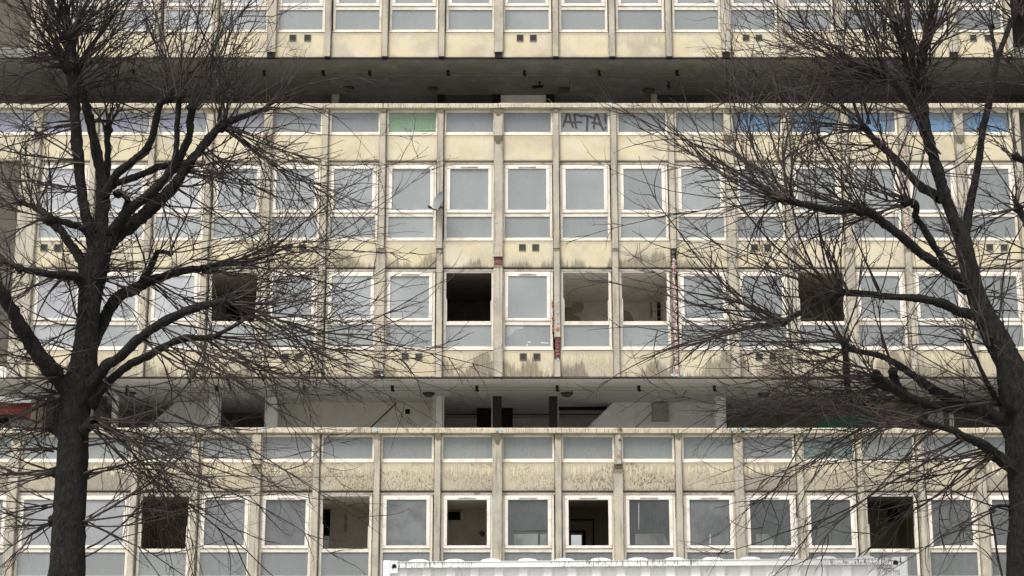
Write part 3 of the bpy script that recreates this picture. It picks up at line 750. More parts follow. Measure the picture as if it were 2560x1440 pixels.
for x, y, lb in ((1082, 220, 'round dark ceiling lamp on upper deck, left of the black door posts'), (1410, 222, 'round ceiling lamp on upper deck, just right of the security camera'), (1622, 224, 'broken round ceiling lamp on upper deck above the narrow grey pier'), (872, 219, 'round ceiling lamp on upper deck among twig tips at the left')):
    lamp(x, y, ZS_U, lb, 'ceiling lamps under the decks')
for x, y, lb in ((1072, 982, 'round dark ceiling lamp on lower deck above the white pier'), (1417, 982, 'round ceiling lamp on lower deck right of the black post'), (325, 981, 'ceiling lamp on lower deck near the left tree trunk'), (1910, 983, 'ceiling lamp on lower deck behind the right tree twigs')):
    lamp(x, y, ZS_L, lb, 'ceiling lamps under the decks')
def camera_unit(x, y, zs, label, yaw):
    q = onceil(x, y, zs); t = thing('security_camera', label, 'security camera', 'security cameras on the upper deck', (q[0], q[1], zs))
    b_ = MB(); b_.box(-.04, .04, -.04, .04, -.03, 0); b_.box(-.015, .015, -.015, .015, -.14, -.0305); link('bracket', b_.mesh('bracket', M_black), t)
    d = MB(); d.add([(-.05, -.26, -.30), (.05, -.26, -.30), (.05, .14, -.19), (-.05, .14, -.19), (-.05, -.29, -.20), (.05, -.29, -.20), (.05, .12, -.10), (-.05, .12, -.10)], [(0, 3, 2, 1), (4, 5, 6, 7), (0, 1, 5, 4), (1, 2, 6, 5), (2, 3, 7, 6), (3, 0, 4, 7)])
    link('housing', d.mesh('housing', M_black), t); t.rotation_euler = (0, 0, R(yaw)); t.scale = (.68,) * 3
camera_unit(1349, 205, ZS_U, 'black security camera angled left under upper deck ceiling', -62)
camera_unit(1672, 206, ZS_U, 'black security camera facing outward under upper deck, right of centre', -12)
# meter cabinet on the lower deck wall
q0, q1 = P(1631, 1007, YP - .2), P(1673, 1051, YP - .2)
mt = thing('meter_cabinet', 'grey metal cabinet mounted on the white wall of the lower deck', 'cabinet', None, ((q0[0] + q1[0]) / 2, YP - .2, q1[2]))
hw, hh = (q1[0] - q0[0]) / 2, q0[2] - q1[2]
link('body', MB().box(-hw, hw, .02, .2, 0, hh).mesh('body', M_metal), mt); link('door', MB().pbox(-hw + .01, hw - .01, 0, .018, .01, hh - .01, .006).mesh('door', M_metal), mt)
link('lock', MB().lathe([(.016, 0), (.014, -.012)], 12, (hw - .05, 0, hh * .55), 'Y').mesh('lock', M_black), mt)

# ------------------------------------------------------------------ shipping container
cl, cr = P(958, 1404, 19.0), P(2268, 1391, 18.3)
ct = thing('shipping_container', 'white steel shipping container with black grime running down its top rail', 'container', None, (cl[0], cl[1], 0))
yaw = math.atan2(cr[1] - cl[1], cr[0] - cl[0]); LC = math.hypot(cr[0] - cl[0], cr[1] - cl[1]); ct.rotation_euler = (0, 0, yaw)
HC = (cl[2] + cr[2]) / 2 - .01; DC = 2.44
rail = MB(); rail.pbox(.17, LC - .17, .006, .075, HC - .060, HC - .0085, .003); rail.pbox(.17, LC - .17, -.004, .09, HC - .008, HC, .002); rail.pbox(.17, LC - .17, -.004, .09, HC - .070, HC - .0605, .002)
rail.box(.17, LC - .17, DC - .09, DC, HC - .13, HC)
link('top_rail', rail.mesh('top_rail', M_rail), ct)
br_ = MB(); br_.pbox(.17, LC - .17, 0, .1, .12, .27, .01); br_.box(.17, LC - .17, DC - .1, DC, .12, .27); link('bottom_rail', br_.mesh('bottom_rail', M_cont), ct)
for xa in (0, LC - .085):
    for ya in (0, DC - .12): link('corner_post', MB().pbox(xa, xa + .085, ya - .012, ya + .12, .12, HC + (.015 if ya == 0 else 0), .012).mesh('corner_post', M_cont), ct)
for side in (0, 1):
    x0 = .086 if side == 0 else LC - .168; xm = x0 + .041
    cm = MB(); ring = [(xm + .030 * math.cos(a), HC - .06 + .042 * math.sin(a)) for a in np.linspace(0, 2 * math.pi, 17)[:-1]]
    sq = []
    for a in np.linspace(0, 2 * math.pi, 17)[:-1]:
        cx_, cz_ = math.cos(a), math.sin(a); k = 1 / max(abs(cx_), abs(cz_)); sq.append((xm + .041 * cx_ * k, HC - .063 + .065 * cz_ * k))
    vs = [(x, 0, z) for x, z in ring] + [(x, 0, z) for x, z in sq] + [(x, .05, z) for x, z in ring] + [(x, .16, z) for x, z in sq]
    n = 16; fs = []
    for i in range(n):
        j = (i + 1) % n; fs += [(i, j, n + j, n + i), (j, i, 2 * n + i, 2 * n + j), (n + i, n + j, 3 * n + j, 3 * n + i)]
    cm.add(vs, fs); o = link('corner_casting', cm.mesh('corner_casting', M_cont), ct)
    MBh = MB().box(xm - .032, xm + .032, .05, .06, HC - .104, HC - .016); link('casting_hole', MBh.mesh('casting_hole', M_vent), o)
    MB_ = MB().box(x0 - .0, x0 + .082, -.004, .15, HC + .001, HC + .012); link('casting_lip', MB_.mesh('casting_lip', M_cont), o)
side = MB(); prof = [(.085, .045), (.17, .045)]; x = .172; per = .278
while x < LC - .2:
    for dx_, dy_ in ((0, .055), (.09, .055), (.125, .095), (.243, .095)):
        if x + dx_ < LC - .17: prof.append((x + dx_, dy_))
    x += per
prof += [(LC - .17, .05), (LC - .085, .045)]
vs = [(a, b_, .27) for a, b_ in prof] + [(a, b_, HC - .070) for a, b_ in prof]; n = len(prof)
side.add(vs, [(i, i + 1, n + i + 1, n + i) for i in range(n - 1)]); link('side_wall', side.mesh('side_wall', M_cont), ct)
roof = MB(); roof.box(.09, LC - .09, .05, DC - .05, HC - .03, HC - .005)
x = .40
while x < LC - .3:
    n = 9; arc = [(x + .115 * math.cos(a) * (1 if abs(math.cos(a)) > .5 else 1), HC - .004 + .035 * math.sin(a) ** .8) for a in np.linspace(math.pi, 0, n)]
    roof.poly(arc[::-1], .03, DC - .1); x += .418
link('roof', roof.mesh('roof', M_cont), ct)
back = MB().box(.09, LC - .09, DC - .06, DC - .02, .12, HC - .02); link('rear_panel', back.mesh('rear_panel', M_cont), ct)
ends = MB().box(.02, .06, .12, DC - .12, .12, HC - .02).box(LC - .06, LC - .02, .12, DC - .12, .12, HC - .02); link('end_panel', ends.mesh('end_panel', M_cont), ct)
link('floor', MB().box(.06, LC - .06, .1, DC - .1, .12, .17).mesh('floor', M_dark), ct)
for xa in (0, LC - .17):
    for ya in (0, DC - .16): link('bottom_casting', MB().pbox(xa, xa + .17, ya - .006, ya + .16, 0, .119, .008).mesh('bottom_casting', M_cont), ct)

# ------------------------------------------------------------------ trees
def catmull(p, per=6):
    p = np.asarray(p, float); q = np.vstack([2 * p[0] - p[1], p, 2 * p[-1] - p[-2]]); out = []
    for i in range(1, len(q) - 2):
        a, b_, c, d = q[i - 1], q[i], q[i + 1], q[i + 2]
        for t in np.arange(per) / per:
            out.append(.5 * (2 * b_ + (c - a) * t + (2 * a - 5 * b_ + 4 * c - d) * t * t + (3 * b_ - a - 3 * c + d) * t ** 3))
    out.append(q[-2]); return np.array(out)
def tubes(pts, rad, sides, lump=0.):
    """pts (N,S,3), rad (N,S) -> verts, quads"""
    N, S, _ = pts.shape
    tan = np.gradient(pts, axis=1); tan /= np.linalg.norm(tan, axis=2, keepdims=True) + 1e-12
    ref = np.where(np.abs(tan[:, :1, 1:2]) > .85, np.array([[[1., 0, 0]]]), np.array([[[0, 1., 0]]]))
    ref = np.broadcast_to(ref, tan.shape)
    u = np.cross(tan, ref); u /= np.linalg.norm(u, axis=2, keepdims=True) + 1e-12; v = np.cross(tan, u)
    a = 2 * np.pi * np.arange(sides) / sides
    rr = rad[:, :, None] * np.ones(sides)
    if lump: rr = rr * (1 + lump * rng.normal(size=rr.shape)) 
    V = pts[:, :, None, :] + rr[..., None] * (np.cos(a)[None, None, :, None] * u[:, :, None, :] + np.sin(a)[None, None, :, None] * v[:, :, None, :])
    base = (np.arange(N) * S * sides)[:, None, None] + (np.arange(S - 1) * sides)[None, :, None]
    i = np.arange(sides)[None, None, :]; j = (i + 1) % sides
    F = np.stack([base + i, base + j, base + sides + j, base + sides + i], -1).reshape(-1, 4)
    return V.reshape(-1, 3), F
def npmesh(name, V, F, mat, smooth=True):
    me = bpy.data.meshes.new(name); me.vertices.add(len(V)); me.vertices.foreach_set('co', np.asarray(V, np.float32).ravel())
    n = len(F); me.loops.add(n * 4); me.loops.foreach_set('vertex_index', np.asarray(F, np.int32).ravel())
    me.polygons.add(n); me.polygons.foreach_set('loop_start', np.arange(n, dtype=np.int32) * 4); me.polygons.foreach_set('loop_total', np.full(n, 4, np.int32))
    if smooth: me.polygons.foreach_set('use_smooth', np.ones(n, bool))
    me.materials.append(mat); me.update(calc_edges=True); return me
def knob_mesh(c, r):
    """a lumpy pollard head"""
    n, m = 12, 8; V = []
    for j in range(m + 1):
        th = math.pi * j / m
        for i in range(n):
            ph = 2 * math.pi * i / n; k = r * random.uniform(.72, 1.25)
            V.append((c[0] + k * math.sin(th) * math.cos(ph), c[1] + k * math.sin(th) * math.sin(ph), c[2] + k * math.cos(th)))
    F = [(j * n + i, j * n + (i + 1) % n, (j + 1) * n + (i + 1) % n, (j + 1) * n + i) for j in range(m) for i in range(n)]
    return np.array(V), np.array(F)
def norm(a): return a / (np.linalg.norm(a, axis=-1, keepdims=True) + 1e-12)
def walk(start, d, length, S, wig, bend):
    """grow N curved shoots: start (N,3), direction (N,3), length (N,)"""
    N = len(start); pts = np.zeros((N, S + 1, 3)); pts[:, 0] = start; d = norm(d.copy()); curl = rng.normal(size=(N, 3)) * .035
    for s in range(S):
        d = norm(d + rng.normal(size=(N, 3)) * wig + curl + np.array([0, 0, 1.]) * (bend[:, None] if np.ndim(bend) else bend))
        pts[:, s + 1] = pts[:, s] + d * (length / S)[:, None]
    return pts
def side_twigs(par, plen, n, tmin, lfac, S, ang, wig, bend, prad, lmin=.05):
    """n side twigs on random parents"""
    N, SP_, _ = par.shape
    w_ = plen / plen.sum(); idx = rng.choice(N, n, p=w_)
    t = rng.uniform(tmin, .97, n) * (SP_ - 1); i0 = np.minimum(t.astype(int), SP_ - 2); f = (t - i0)[:, None]
    st = par[idx, i0] * (1 - f) + par[idx, i0 + 1] * f; tg = norm(par[idx, i0 + 1] - par[idx, i0])
    rv = rng.normal(size=(n, 3)); rv -= (rv * tg).sum(1, keepdims=True) * tg; rv = norm(rv)
    a = np.radians(rng.normal(ang, 12, n))[:, None]
    d = tg * np.cos(a) + rv * np.sin(a)
    frac = 1 - t / (SP_ - 1)
    ln = np.maximum(lmin, plen[idx] * lfac * (.35 + .9 * frac) * rng.uniform(.5, 1.3, n))
    r0 = prad[idx] * (.35 + .4 * frac)
    return walk(st, d, ln, S, wig, bend), ln, r0

def build_tree(name, label, Yt, trunk, limbs, heads, sprays, seed, pxm):
    global rng
    rng = np.random.default_rng(seed); random.seed(seed)
    base = P(trunk[0][0], trunk[0][1], Yt)
    T = thing(name, label, 'tree', 'bare pollarded trees in front of the block', (base[0], base[1], 0))
    org = np.array([base[0], base[1], 0.])
    def path(pl, d0, d1):
        n = len(pl); out = []
        for i, (x, y, r) in enumerate(pl):
            t = i / max(1, n - 1); out.append(P(x, y, Yt + d0 + (d1 - d0) * t) + (r / pxm,))
        return np.array(out)
    allp = []
    def limb_obj(nm, arr, parent, lump, per=6):
        c = catmull(arr, per); c[:, 3] = np.maximum(c[:, 3] * (.97 if nm == 'trunk' else .90), .004)
        sw = 1 + .055 * np.sin(np.cumsum(rng.uniform(.05, .35, len(c)) if nm == 'trunk' else rng.uniform(.2, 1.1, len(c)))); c[:, 3] *= sw
        jit = rng.normal(size=(len(c), 3)) * c[:, 3:4] * (0 if nm == 'trunk' else .07); jit[0] = 0; c[:, :3] += jit
        V, F = tubes(c[None, :, :3], c[None, :, 3], 18, lump if nm != 'trunk' else .022); 
        o = link(nm, npmesh(nm, V - org, F, M_bark), parent); allp.append(c); return o
    tr = path(trunk, 0, 0); x0, y0_, z0_, r0 = tr[0]
    tr = np.vstack([[base[0] + .02, base[1], -.15, r0 * 1.5], [base[0], base[1], .35, r0 * 1.12], tr]) if z0_ > .5 else tr
    limb_obj('trunk', tr, T, .035, 8)
    ends = {}
    for (d0, d1, pl) in limbs:
        limb_obj('branch', path(pl, d0, d1), T, .06)
    def near(x, y):                                       # depth of the limb nearest to a picture point
        best, by = 1e9, Yt
        for c in allp:
            q = c[:, :3]; dx = q[:, 0]; 
            # project
            yy = q[:, 1] * CT + (q[:, 2] - CAMZ) * ST; px_ = 1280 + FPX * q[:, 0] / yy; py_ = 720 - FPX * ((q[:, 2] - CAMZ) * CT - q[:, 1] * ST) / yy
            dd = (px_ - x) ** 2 + (py_ - y) ** 2; i = int(dd.argmin())
            if dd[i] < best: best, by = dd[i], q[i, 1]
        return by
    for (x, y, r) in heads:
        c = P(x, y, near(x, y)); V, F = knob_mesh((0, 0, 0), r * .92 / pxm); link('knuckle', npmesh('knuckle', V, F, M_bark), T, Vector(c) - Vector(org))
    starts, dirs, lens, bends, rads = [], [], [], [], []
    for (x, y, ang, sp, n, ln, bend) in sprays:
        Yh = near(x, y)
        dens = (.56 if y > 840 else (.9 if y < 330 else .64)) if x < 1000 else (.38 if y > 840 else (.9 if y < 250 else .62))
        for _ in range(max(2, int(n * dens))):
            a = R(ang + random.gauss(0, sp * .55)); q = P(x + random.gauss(0, 8), y + random.gauss(0, 7), Yh + random.gauss(0, .04))
            L = ln / pxm * random.uniform(.55, 1.85); dy = random.gauss(0, .45)
            starts.append(q); dirs.append((math.cos(a), dy, math.sin(a))); lens.append(L); bends.append(bend + random.gauss(0, .012)); rads.append(random.uniform(1.3, 3.1) * (.6 + .4 * min(1, ln / 250)) / pxm)
    for c in allp[1:]:                                    # stray shoots along every branch
        seg = np.linalg.norm(np.diff(c[:, :3], axis=0), axis=1).sum(); n = int(seg * 5)
        for _ in range(n):
            i = random.randrange(2, len(c)); a = random.uniform(0, 2 * math.pi)
            starts.append(tuple(c[i, :3])); dirs.append((math.cos(a), random.gauss(0, .6), math.sin(a) * .8 + .2)); lens.append(random.uniform(.25, .95)); bends.append(random.gauss(.0, .02)); rads.append(random.uniform(.9, 1.7) / pxm)
    st, di, le, be, ra = map(np.array, (starts, dirs, lens, bends, rads))
    p1 = walk(st, di, le, 16, .06, be)
    t1 = np.linspace(1, .2, 17)[None] * ra[:, None]
    V1, F1 = tubes(p1, t1, 5)
    n2 = int(le.sum() * 3.1); p2, l2, r2 = side_twigs(p1, le, n2, .12, .36, 8, 34, .14, .012, ra, .12)
    r2 = np.maximum(r2, .68 / pxm); V2, F2 = tubes(p2, np.linspace(1, .35, 9)[None] * r2[:, None], 4)
    n3 = int(l2.sum() * 4.2); p3, l3, r3 = side_twigs(p2, l2, n3, .15, .32, 4, 42, .13, .01, r2, .05)
    r3 = np.maximum(r3 * .8, .5 / pxm); V3, F3 = tubes(p3, np.linspace(1, .5, 5)[None] * r3[:, None], 3)
    V = np.vstack([V1, V2, V3]); F = np.vstack([F1, F2 + len(V1), F3 + len(V1) + len(V2)])
    cr_ = link('crown', npmesh('crown', V - org, F, M_twig), T)
    print(name, 'shoots', len(st), n2, n3, 'verts', len(V))
    return T

# left tree -------------------------------------------------------------------
LT_trunk = [(166, 1450, 46), (171, 1340, 43), (176, 1240, 39), (181, 1150, 37), (184, 1090, 38), (187, 1030, 41), (195, 980, 42), (206, 930, 36), (212, 880, 32), (219, 810, 30), (225, 740, 29), (236, 680, 32), (246, 635, 32), (256, 598, 22)]
LT_limbs = [
 (0, -.5, [(240, 640, 18), (222, 570, 15), (207, 500, 14), (197, 400, 15), (189, 310, 15), (184, 240, 15), (177, 165, 15), (172, 92, 13)]),
 (0, .3, [(250, 620, 24), (256, 550, 19), (257, 470, 17), (248, 410, 15), (236, 355, 13.5), (226, 305, 13), (213, 258, 12), (201, 215, 11), (187, 172, 11)]),
 (0.1, .5, [(258, 560, 12), (265, 460, 10), (270, 400, 9), (268, 345, 9), (270, 325, 10)]),
 (0, -.8, [(262, 490, 14), (288, 440, 12), (330, 405, 11), (362, 378, 11), (380, 345, 9.5), (390, 300, 9.5), (400, 262, 9), (420, 245, 8)]),
 (-.7, -1.1, [(430, 432, 11), (440, 385, 8), (443, 320, 7), (446, 265, 8), (450, 241, 7)]),
 (0, .9, [(255, 622, 27), (285, 590, 24), (325, 563, 21), (365, 533, 18.5), (400, 500, 18.5), (438, 462, 16), (464, 420, 14), (488, 388, 12.5), (516, 355, 12.5), (550, 318, 12), (590, 298, 10), (650, 276, 6), (700, 246, 4)]),
 (0, -1.0, [(282, 585, 18), (300, 556, 16), (326, 522, 15), (376, 483, 14), (412, 446, 13), (441, 408, 12.5), (461, 370, 11), (474, 335, 10), (476, 300, 10), (480, 268, 10)]),
 (0, .6, [(262, 480, 12), (288, 460, 10), (325, 447, 10), (362, 432, 10), (400, 417, 10), (427, 414, 9)]),
 (0, -.4, [(285, 585, 13), (308, 535, 9), (318, 500, 8), (300, 483, 9), (286, 486, 9)]),
 (0, .8, [(222, 690, 18), (205, 655, 15), (190, 630, 13), (172, 605, 12), (150, 575, 12), (122, 550, 12), (108, 530, 10), (85, 517, 8), (50, 506, 6)]),
 (0, -.5, [(225, 590, 12), (208, 572, 10), (175, 560, 9.5), (145, 552, 9.5), (120, 547, 11)]),
 (0, -.9, [(215, 720, 16), (190, 692, 14), (150, 688, 11), (100, 681, 9), (50, 672, 8)]),
 (0, -1.2, [(200, 1000, 24), (150, 950, 22), (112, 905, 22), (72, 850, 20), (42, 800, 18), (8, 740, 17), (-40, 680, 15), (-80, 620, 12)]),
 (0, 1.0, [(222, 880, 16), (240, 850, 15), (257, 806, 16), (272, 772, 17), (300, 740, 16), (335, 724, 15.5), (362, 709, 14.5), (412, 690, 11.5), (469, 675, 10.5), (506, 671, 9.5), (562, 660, 6.5), (640, 650, 4), (720, 618, 2.5)]),
 (.4, .2, [(355, 708, 9), (375, 668, 8), (390, 638, 7), (397, 628, 6), (426, 634, 6)]),
 (0, -1.3, [(215, 985, 24), (242, 945, 18), (270, 911, 14), (300, 892, 13), (356, 840, 12.5), (394, 814, 12.5), (450, 784, 11.5), (506, 765, 10.5), (544, 757, 9.5), (580, 748, 11)]),
 (0, -.6, [(225, 1015, 18), (247, 982, 14), (278, 949, 11.5), (319, 915, 10.5), (367, 892, 10.5), (412, 866, 9.5), (461, 847, 9.5), (525, 844, 7.5), (562, 828, 5), (605, 805, 3)]),
 (0, -.5, [(200, 1085, 16), (222, 1065, 14), (236, 1058, 10)]),
 (0, .4, [(160, 1100, 14), (140, 1075, 11), (128, 1068, 9)]),
]
LT_heads = [(172, 92, 20), (177, 165, 24), (184, 240, 18), (270, 325, 13), (420, 245, 15), (450, 241, 11), (480, 268, 14), (550, 318, 15), (427, 414, 11), (296, 484, 12), (120, 548, 16), (50, 506, 9), (50, 672, 11), (362, 705, 17), (426, 634, 8), (580, 748, 15), (508, 671, 11), (525, 844, 9), (228, 1058, 17), (132, 1070, 15), (142, 1180, 15), (136, 1300, 16), (212, 1190, 13), (205, 1310, 14), (245, 640, 22), (440, 408, 15)]
LT_sprays = [
 (172, 88, 95, 62, 46, 240, .015), (177, 160, 130, 60, 40, 230, .02), (185, 180, 55, 40, 30, 330, .015), (172, 95, 55, 30, 20, 300, .02), (176, 150, 165, 40, 22, 190, .01), (190, 215, 40, 26, 8, 300, .015),
 (270, 322, 80, 50, 12, 260, .02), (420, 243, 78, 30, 14, 310, .01), (450, 238, 76, 24, 10, 330, .01), (480, 265, 72, 30, 10, 300, .012), (550, 312, 88, 26, 14, 330, .008), (560, 312, 58, 16, 6, 330, .0),
 (560, 318, -28, 22, 16, 380, .004), (500, 372, -35, 22, 10, 360, .006), (427, 414, -18, 34, 14, 330, .012), (650, 276, 30, 24, 7, 230, .0), (700, 246, 22, 16, 3, 230, -.01),
 (420, 245, 150, 40, 8, 200, .01), (465, 420, -12, 26, 10, 360, .012), (440, 462, -22, 26, 9, 340, .014), (400, 500, -28, 26, 8, 300, .016),
 (508, 671, 4, 30, 16, 380, .005), (565, 660, 6, 26, 12, 340, .0), (690, 628, 10, 20, 5, 250, .0), (426, 634, 48, 34, 7, 230, .01), (362, 700, 70, 50, 12, 220, .02), (370, 705, -26, 18, 14, 420, .008), (330, 730, 110, 50, 8, 170, .02),
 (580, 745, 8, 42, 24, 350, .008), (580, 752, -30, 22, 14, 380, .012), (600, 806, 14, 22, 8, 300, .0), (525, 846, -26, 18, 18, 380, .012), (460, 850, -38, 20, 8, 330, .014), (412, 870, -30, 22, 8, 300, .01), (356, 845, -30, 24, 8, 330, .012), (394, 812, -36, 18, 7, 420, .012),
 (120, 548, 150, 80, 30, 190, .01), (50, 506, 150, 70, 18, 160, .01), (50, 672, 175, 60, 22, 170, .01), (85, 517, 100, 50, 10, 220, .02), (150, 690, 190, 40, 12, 220, .006), (5, 740, 60, 60, 14, 200, .015), (72, 850, 160, 60, 14, 220, .01), (112, 905, 185, 40, 12, 240, .006), (112, 905, 40, 50, 8, 180, .0),
 (245, 640, 90, 180, 70, 120, .0), (235, 700, 180, 120, 40, 140, .0), (240, 690, -10, 60, 22, 170, .0), (300, 484, 30, 120, 18, 150, .0),
 (132, 1070, 185, 26, 20, 230, .012), (140, 1180, 188, 26, 22, 230, .012), (134, 1260, 180, 28, 14, 200, .014), (136, 1310, 196, 26, 16, 220, .012), (140, 1120, 178, 22, 12, 230, .01), (150, 985, 195, 30, 18, 210, .008), (130, 940, 200, 36, 14, 190, .005), (160, 1000, 240, 40, 14, 180, .0),
 (236, 1058, -24, 14, 14, 470, -.004), (236, 1062, -38, 12, 12, 520, .006), (228, 1056, 8, 24, 6, 220, -.02), (216, 1190, 22, 24, 9, 330, -.022), (212, 1300, 28, 22, 8, 350, -.02), (218, 1110, 6, 26, 8, 360, -.016), (212, 1310, 2, 24, 8, 330, -.004), (208, 1380, 6, 30, 5, 240, .0), (240, 950, -34, 16, 12, 520, .006), (235, 1000, -42, 16, 8, 460, .004),
 (219, 810, 175, 50, 10, 190, .0), (212, 880, 165, 50, 10, 170, .0), (190, 310, 170, 60, 14, 190, .01), (197, 400, 178, 50, 12, 190, .008), (200, 470, 170, 60, 12, 190, .008), (184, 240, 170, 50, 14, 210, .004), (205, 225, 10, 34, 8, 330, .012), (228, 305, 8, 40, 6, 250, .01),
]
build_tree('lime_tree', 'bare tree with upright dark trunk left of the white container, limbs reaching right', 19.6, LT_trunk, LT_limbs, LT_heads, LT_sprays, 21, 203.)

# right tree ------------------------------------------------------------------
RT_trunk = [(2580, 1450, 60), (2577, 1300, 56), (2574, 1190, 54), (2568, 1090, 52), (2553, 990, 46), (2528, 920, 37), (2504, 872, 33), (2480, 825, 30), (2458, 780, 27), (2440, 735, 25), (2428, 690, 23), (2416, 640, 21), (2406, 595, 21), (2390, 558, 18)]
RT_limbs = [
 (0, -.4, [(2403, 590, 19), (2376, 525, 16), (2358, 480, 16.5), (2345, 430, 16), (2331, 385, 15.5), (2318, 340, 15), (2311, 290, 12.5), (2309, 240, 11), (2306, 190, 10.5), (2304, 150, 11), (2312, 110, 11), (2322, 82, 9)]),
 (-.2, .5, [(2316, 335, 15), (2300, 300, 14), (2283, 272, 12), (2262, 245, 10.5), (2244, 218, 9.5), (2228, 202, 9), (2212, 196, 8)]),
 (-.1, -.6, [(2290, 275, 10), (2280, 225, 9), (2268, 175, 9), (2258, 130, 8.5), (2246, 90, 7), (2235, 40, 5)]),
 (-.1, .2, [(2308, 240, 10), (2285, 175, 9), (2278, 120, 8.5), (2270, 60, 8), (2266, 10, 6)]),
 (0, .7, [(2408, 600, 17), (2418, 550, 12.5), (2428, 500, 11.5), (2440, 440, 10.5), (2450, 380, 10), (2458, 320, 9.5), (2470, 270, 9.5), (2480, 220, 8), (2488, 170, 8.5), (2497, 135, 8.5), (2512, 98, 7.5), (2525, 62, 8), (2540, 38, 9)]),
 (.5, .9, [(2492, 150, 6), (2484, 110, 5.5), (2477, 70, 5)]),
 (0, -1.4, [(2420, 722, 20), (2390, 692, 17), (2357, 670, 14), (2320, 646, 13), (2282, 617, 12.5), (2257, 592, 12.5), (2220, 567, 11.5), (2195, 545, 12.5), (2170, 530, 12.5), (2132, 524, 9.5), (2082, 527, 10), (2045, 520, 9.5), (2007, 510, 8.5), (1970, 502, 8.5), (1945, 495, 7)]),
 (0, -.5, [(2395, 700, 15), (2374, 678, 12), (2355, 645, 9.5), (2332, 610, 9.5), (2307, 567, 9.5), (2290, 545, 8.5), (2291, 520, 9.5), (2282, 505, 9.5), (2262, 503, 11)]),
 (.1, 1.2, [(2352, 498, 15), (2330, 482, 14), (2295, 460, 11.5), (2257, 417, 10.5), (2220, 380, 10.5), (2195, 360, 9.5), (2175, 335, 9.5), (2160, 318, 9)]),
 (0, -1.0, [(2466, 808, 20), (2438, 790, 15.5), (2395, 778, 13), (2357, 760, 12.5), (2320, 750, 11.5), (2270, 744, 9.5), (2207, 740, 8.5), (2170, 735, 8.5), (2120, 732, 9), (2092, 731, 9), (2057, 753, 6.5), (2020, 772, 6.5), (1982, 792, 7), (1957, 805, 7)]),
 (0, 1.0, [(2560, 1100, 30), (2500, 1052, 22), (2440, 1020, 18), (2395, 1005, 16), (2345, 982, 14.5), (2320, 965, 12.5), (2282, 937, 10.5), (2245, 912, 9.5), (2207, 892, 8.5), (2170, 882, 7.5), (2132, 875, 7), (2112, 855, 7)]),
 (.3, -.4, [(2450, 1025, 15), (2350, 1017, 12), (2285, 1000, 12), (2235, 972, 13), (2205, 958, 15), (2190, 936, 11)]),
 (.3, .1, [(2320, 1012, 12), (2270, 992, 13), (2242, 970, 16), (2232, 930, 10)]),
 (.4, .4, [(2125, 1015, 7), (2118, 960, 9), (2115, 900, 9), (2112, 855, 8)]),
 (0, -.8, [(2560, 1195, 28), (2525, 1165, 20), (2490, 1140, 15.5), (2470, 1120, 13.5), (2445, 1105, 12.5), (2407, 1090, 10.5), (2382, 1075, 9.5), (2345, 1065, 7.5), (2300, 1050, 5.5)]),
 (0, -.6, [(2555, 1060, 20), (2520, 1015, 12), (2495, 1000, 10), (2478, 975, 8), (2462, 945, 6), (2440, 895, 4.5), (2420, 850, 3.5)]),
 (-.1, -.8, [(2540, 1030, 14), (2510, 1005, 10), (2500, 960, 6), (2492, 900, 4.5), (2480, 850, 3.5)]),
 (0, -.5, [(2548, 1275, 6), (2510, 1264, 4), (2484, 1270, 3.6), (2478, 1292, 3.4), (2488, 1345, 3.2), (2494, 1390, 3), (2508, 1450, 2.8)]),
 (0, .5, [(2560, 960, 22), (2600, 880, 20), (2615, 760, 16), (2600, 640, 13), (2572, 570, 11), (2546, 522, 10)]),
 (.3, -.2, [(2612, 730, 14), (2625, 600, 12), (2610, 480, 11), (2580, 415, 10), (2538, 392, 9)]),
 (.3, .6, [(2610, 650, 10), (2640, 500, 9), (2620, 300, 8), (2575, 200, 7)]),
]
RT_heads = [(2322, 82, 14), (2306, 150, 15), (2212, 196, 12), (2258, 130, 11), (2540, 38, 13), (2480, 66, 7), (1945, 495, 9), (1962, 502, 10), (2150, 524, 16), (2262, 503, 16), (2286, 512, 11), (2160, 318, 12), (2092, 731, 14), (1957, 805, 11), (2112, 855, 13), (2130, 872, 10), (2190, 938, 14), (2232, 930, 14), (2205, 958, 16), (2484, 1130, 13), (2300, 1050, 7), (2495, 1003, 13), (2546, 522, 13), (2538, 392, 12), (2312, 215, 17), (2400, 575, 17), (2480, 1275, 8)]
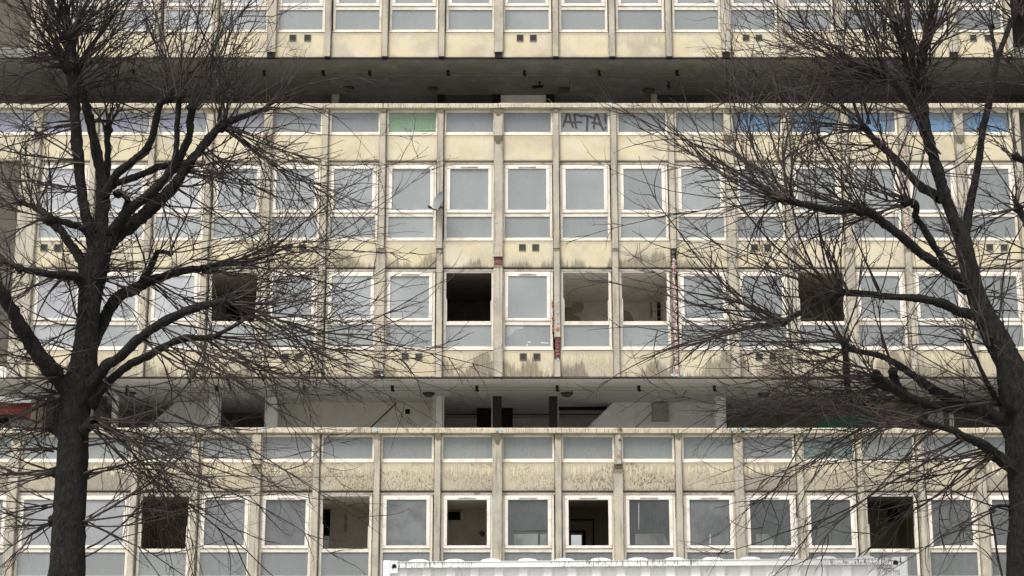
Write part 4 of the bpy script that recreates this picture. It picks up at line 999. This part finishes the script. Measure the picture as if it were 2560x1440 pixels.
RT_sprays = [
 (2322, 80, 90, 40, 24, 240, .012), (2306, 150, 82, 60, 22, 260, .014), (2310, 120, 45, 30, 12, 240, .014), (2212, 196, 155, 34, 26, 340, .008), (2212, 194, 120, 36, 24, 320, .012), (2258, 130, 120, 40, 20, 260, .012), (2236, 50, 120, 40, 12, 220, .01), (2212, 200, 188, 22, 14, 300, .004), (2266, 20, 100, 40, 10, 160, .01), (2280, 200, 135, 30, 14, 380, .01),
 (2540, 38, 95, 60, 20, 160, .01), (2478, 66, 100, 40, 10, 150, .01), (2530, 55, 180, 40, 8, 150, .01), (2497, 135, 10, 40, 8, 120, .01), (2470, 270, 178, 40, 6, 180, .01), (2458, 320, 5, 40, 6, 140, .01),
 (1945, 495, 158, 34, 24, 300, .008), (1960, 500, 122, 24, 14, 330, .006), (1975, 502, 100, 22, 10, 320, .006), (1945, 498, 190, 22, 10, 240, .004), (2150, 522, 130, 30, 16, 360, .010), (2150, 522, 88, 36, 8, 240, .01), (2170, 530, 165, 20, 8, 330, .012), (2045, 520, 215, 34, 6, 220, .0),
 (2262, 502, 150, 26, 14, 320, .012), (2270, 500, 85, 24, 12, 210, .006), (2262, 506, 182, 20, 10, 330, .008), (2268, 505, 208, 16, 8, 260, .02), (2160, 318, 140, 30, 16, 330, .010), (2165, 325, 95, 24, 8, 260, .008), (2160, 320, 182, 26, 12, 300, .004), (2200, 362, 168, 22, 6, 280, .0), (2205, 370, 210, 20, 5, 220, .02),
 (2092, 730, 128, 24, 18, 330, .010), (2092, 730, 85, 30, 10, 190, .01), (2120, 732, 102, 22, 6, 260, .008), (2092, 734, 185, 26, 12, 260, .006), (1957, 804, 150, 30, 18, 300, .008), (1960, 806, 180, 22, 14, 290, .006), (1980, 795, 110, 22, 10, 230, .01), (1960, 806, 205, 14, 6, 200, .01), (2200, 742, 105, 40, 8, 200, .01),
 (2112, 853, 150, 34, 22, 330, .008), (2112, 853, 100, 26, 10, 250, .008), (2120, 870, 185, 24, 18, 380, .008), (2130, 876, 205, 16, 10, 330, .012), (2190, 936, 175, 26, 20, 380, .006), (2190, 936, 120, 30, 12, 290, .006), (2232, 930, 92, 24, 10, 280, .004), (2205, 958, 196, 20, 20, 400, .010), (2230, 965, 180, 22, 14, 420, .006), (2282, 995, 190, 18, 16, 420, .006), (2240, 975, 208, 16, 12, 340, .014),
 (2345, 1065, 198, 16, 16, 420, .006), (2300, 1050, 186, 20, 16, 400, .004), (2407, 1090, 205, 16, 14, 430, .008), (2484, 1130, 200, 18, 18, 430, .008), (2484, 1135, 215, 16, 12, 400, .012), (2460, 1120, 188, 24, 10, 300, .0), (2520, 1165, 208, 22, 8, 330, .01), (2350, 1015, 192, 16, 14, 420, .004), (2395, 1005, 184, 20, 12, 360, .004),
 (2495, 1000, 120, 34, 12, 260, .008), (2490, 1000, 180, 26, 14, 330, .004), (2440, 895, 130, 40, 8, 260, .01), (2420, 850, 120, 40, 8, 240, .01), (2480, 850, 100, 40, 8, 260, .01), (2546, 520, 115, 60, 18, 170, .01), (2538, 390, 110, 60, 18, 190, .01), (2546, 524, 200, 40, 8, 170, .0), (2575, 200, 120, 60, 14, 200, .01), (2600, 640, 160, 40, 10, 200, .0),
 (2416, 640, 178, 60, 10, 190, .0), (2404, 585, 150, 80, 12, 170, .0), (2345, 430, 5, 50, 8, 190, .005), (2331, 385, 175, 50, 8, 200, .005), (2440, 735, 10, 60, 10, 180, .0), (2458, 780, 30, 60, 10, 180, .0), (2504, 872, 150, 60, 12, 190, .0), (2528, 920, 130, 70, 12, 180, .0), (2540, 960, 60, 50, 8, 150, .0),
 (2540, 1275, 182, 22, 6, 220, .004), (2482, 1280, 190, 22, 8, 200, .004), (2486, 1330, 150, 40, 5, 110, .0), (2520, 1330, 178, 24, 6, 200, .002), (2500, 1400, 150, 50, 5, 120, .0), (2312, 215, 20, 50, 12, 180, .01), (2310, 280, 170, 40, 10, 220, .005), (2306, 190, 30, 40, 8, 200, .01),
]
build_tree('lime_tree', 'bare tree with a thick trunk at the right edge, limbs reaching left across blue graffiti', 17.8, RT_trunk, RT_limbs, RT_heads, RT_sprays, 33, 222.)
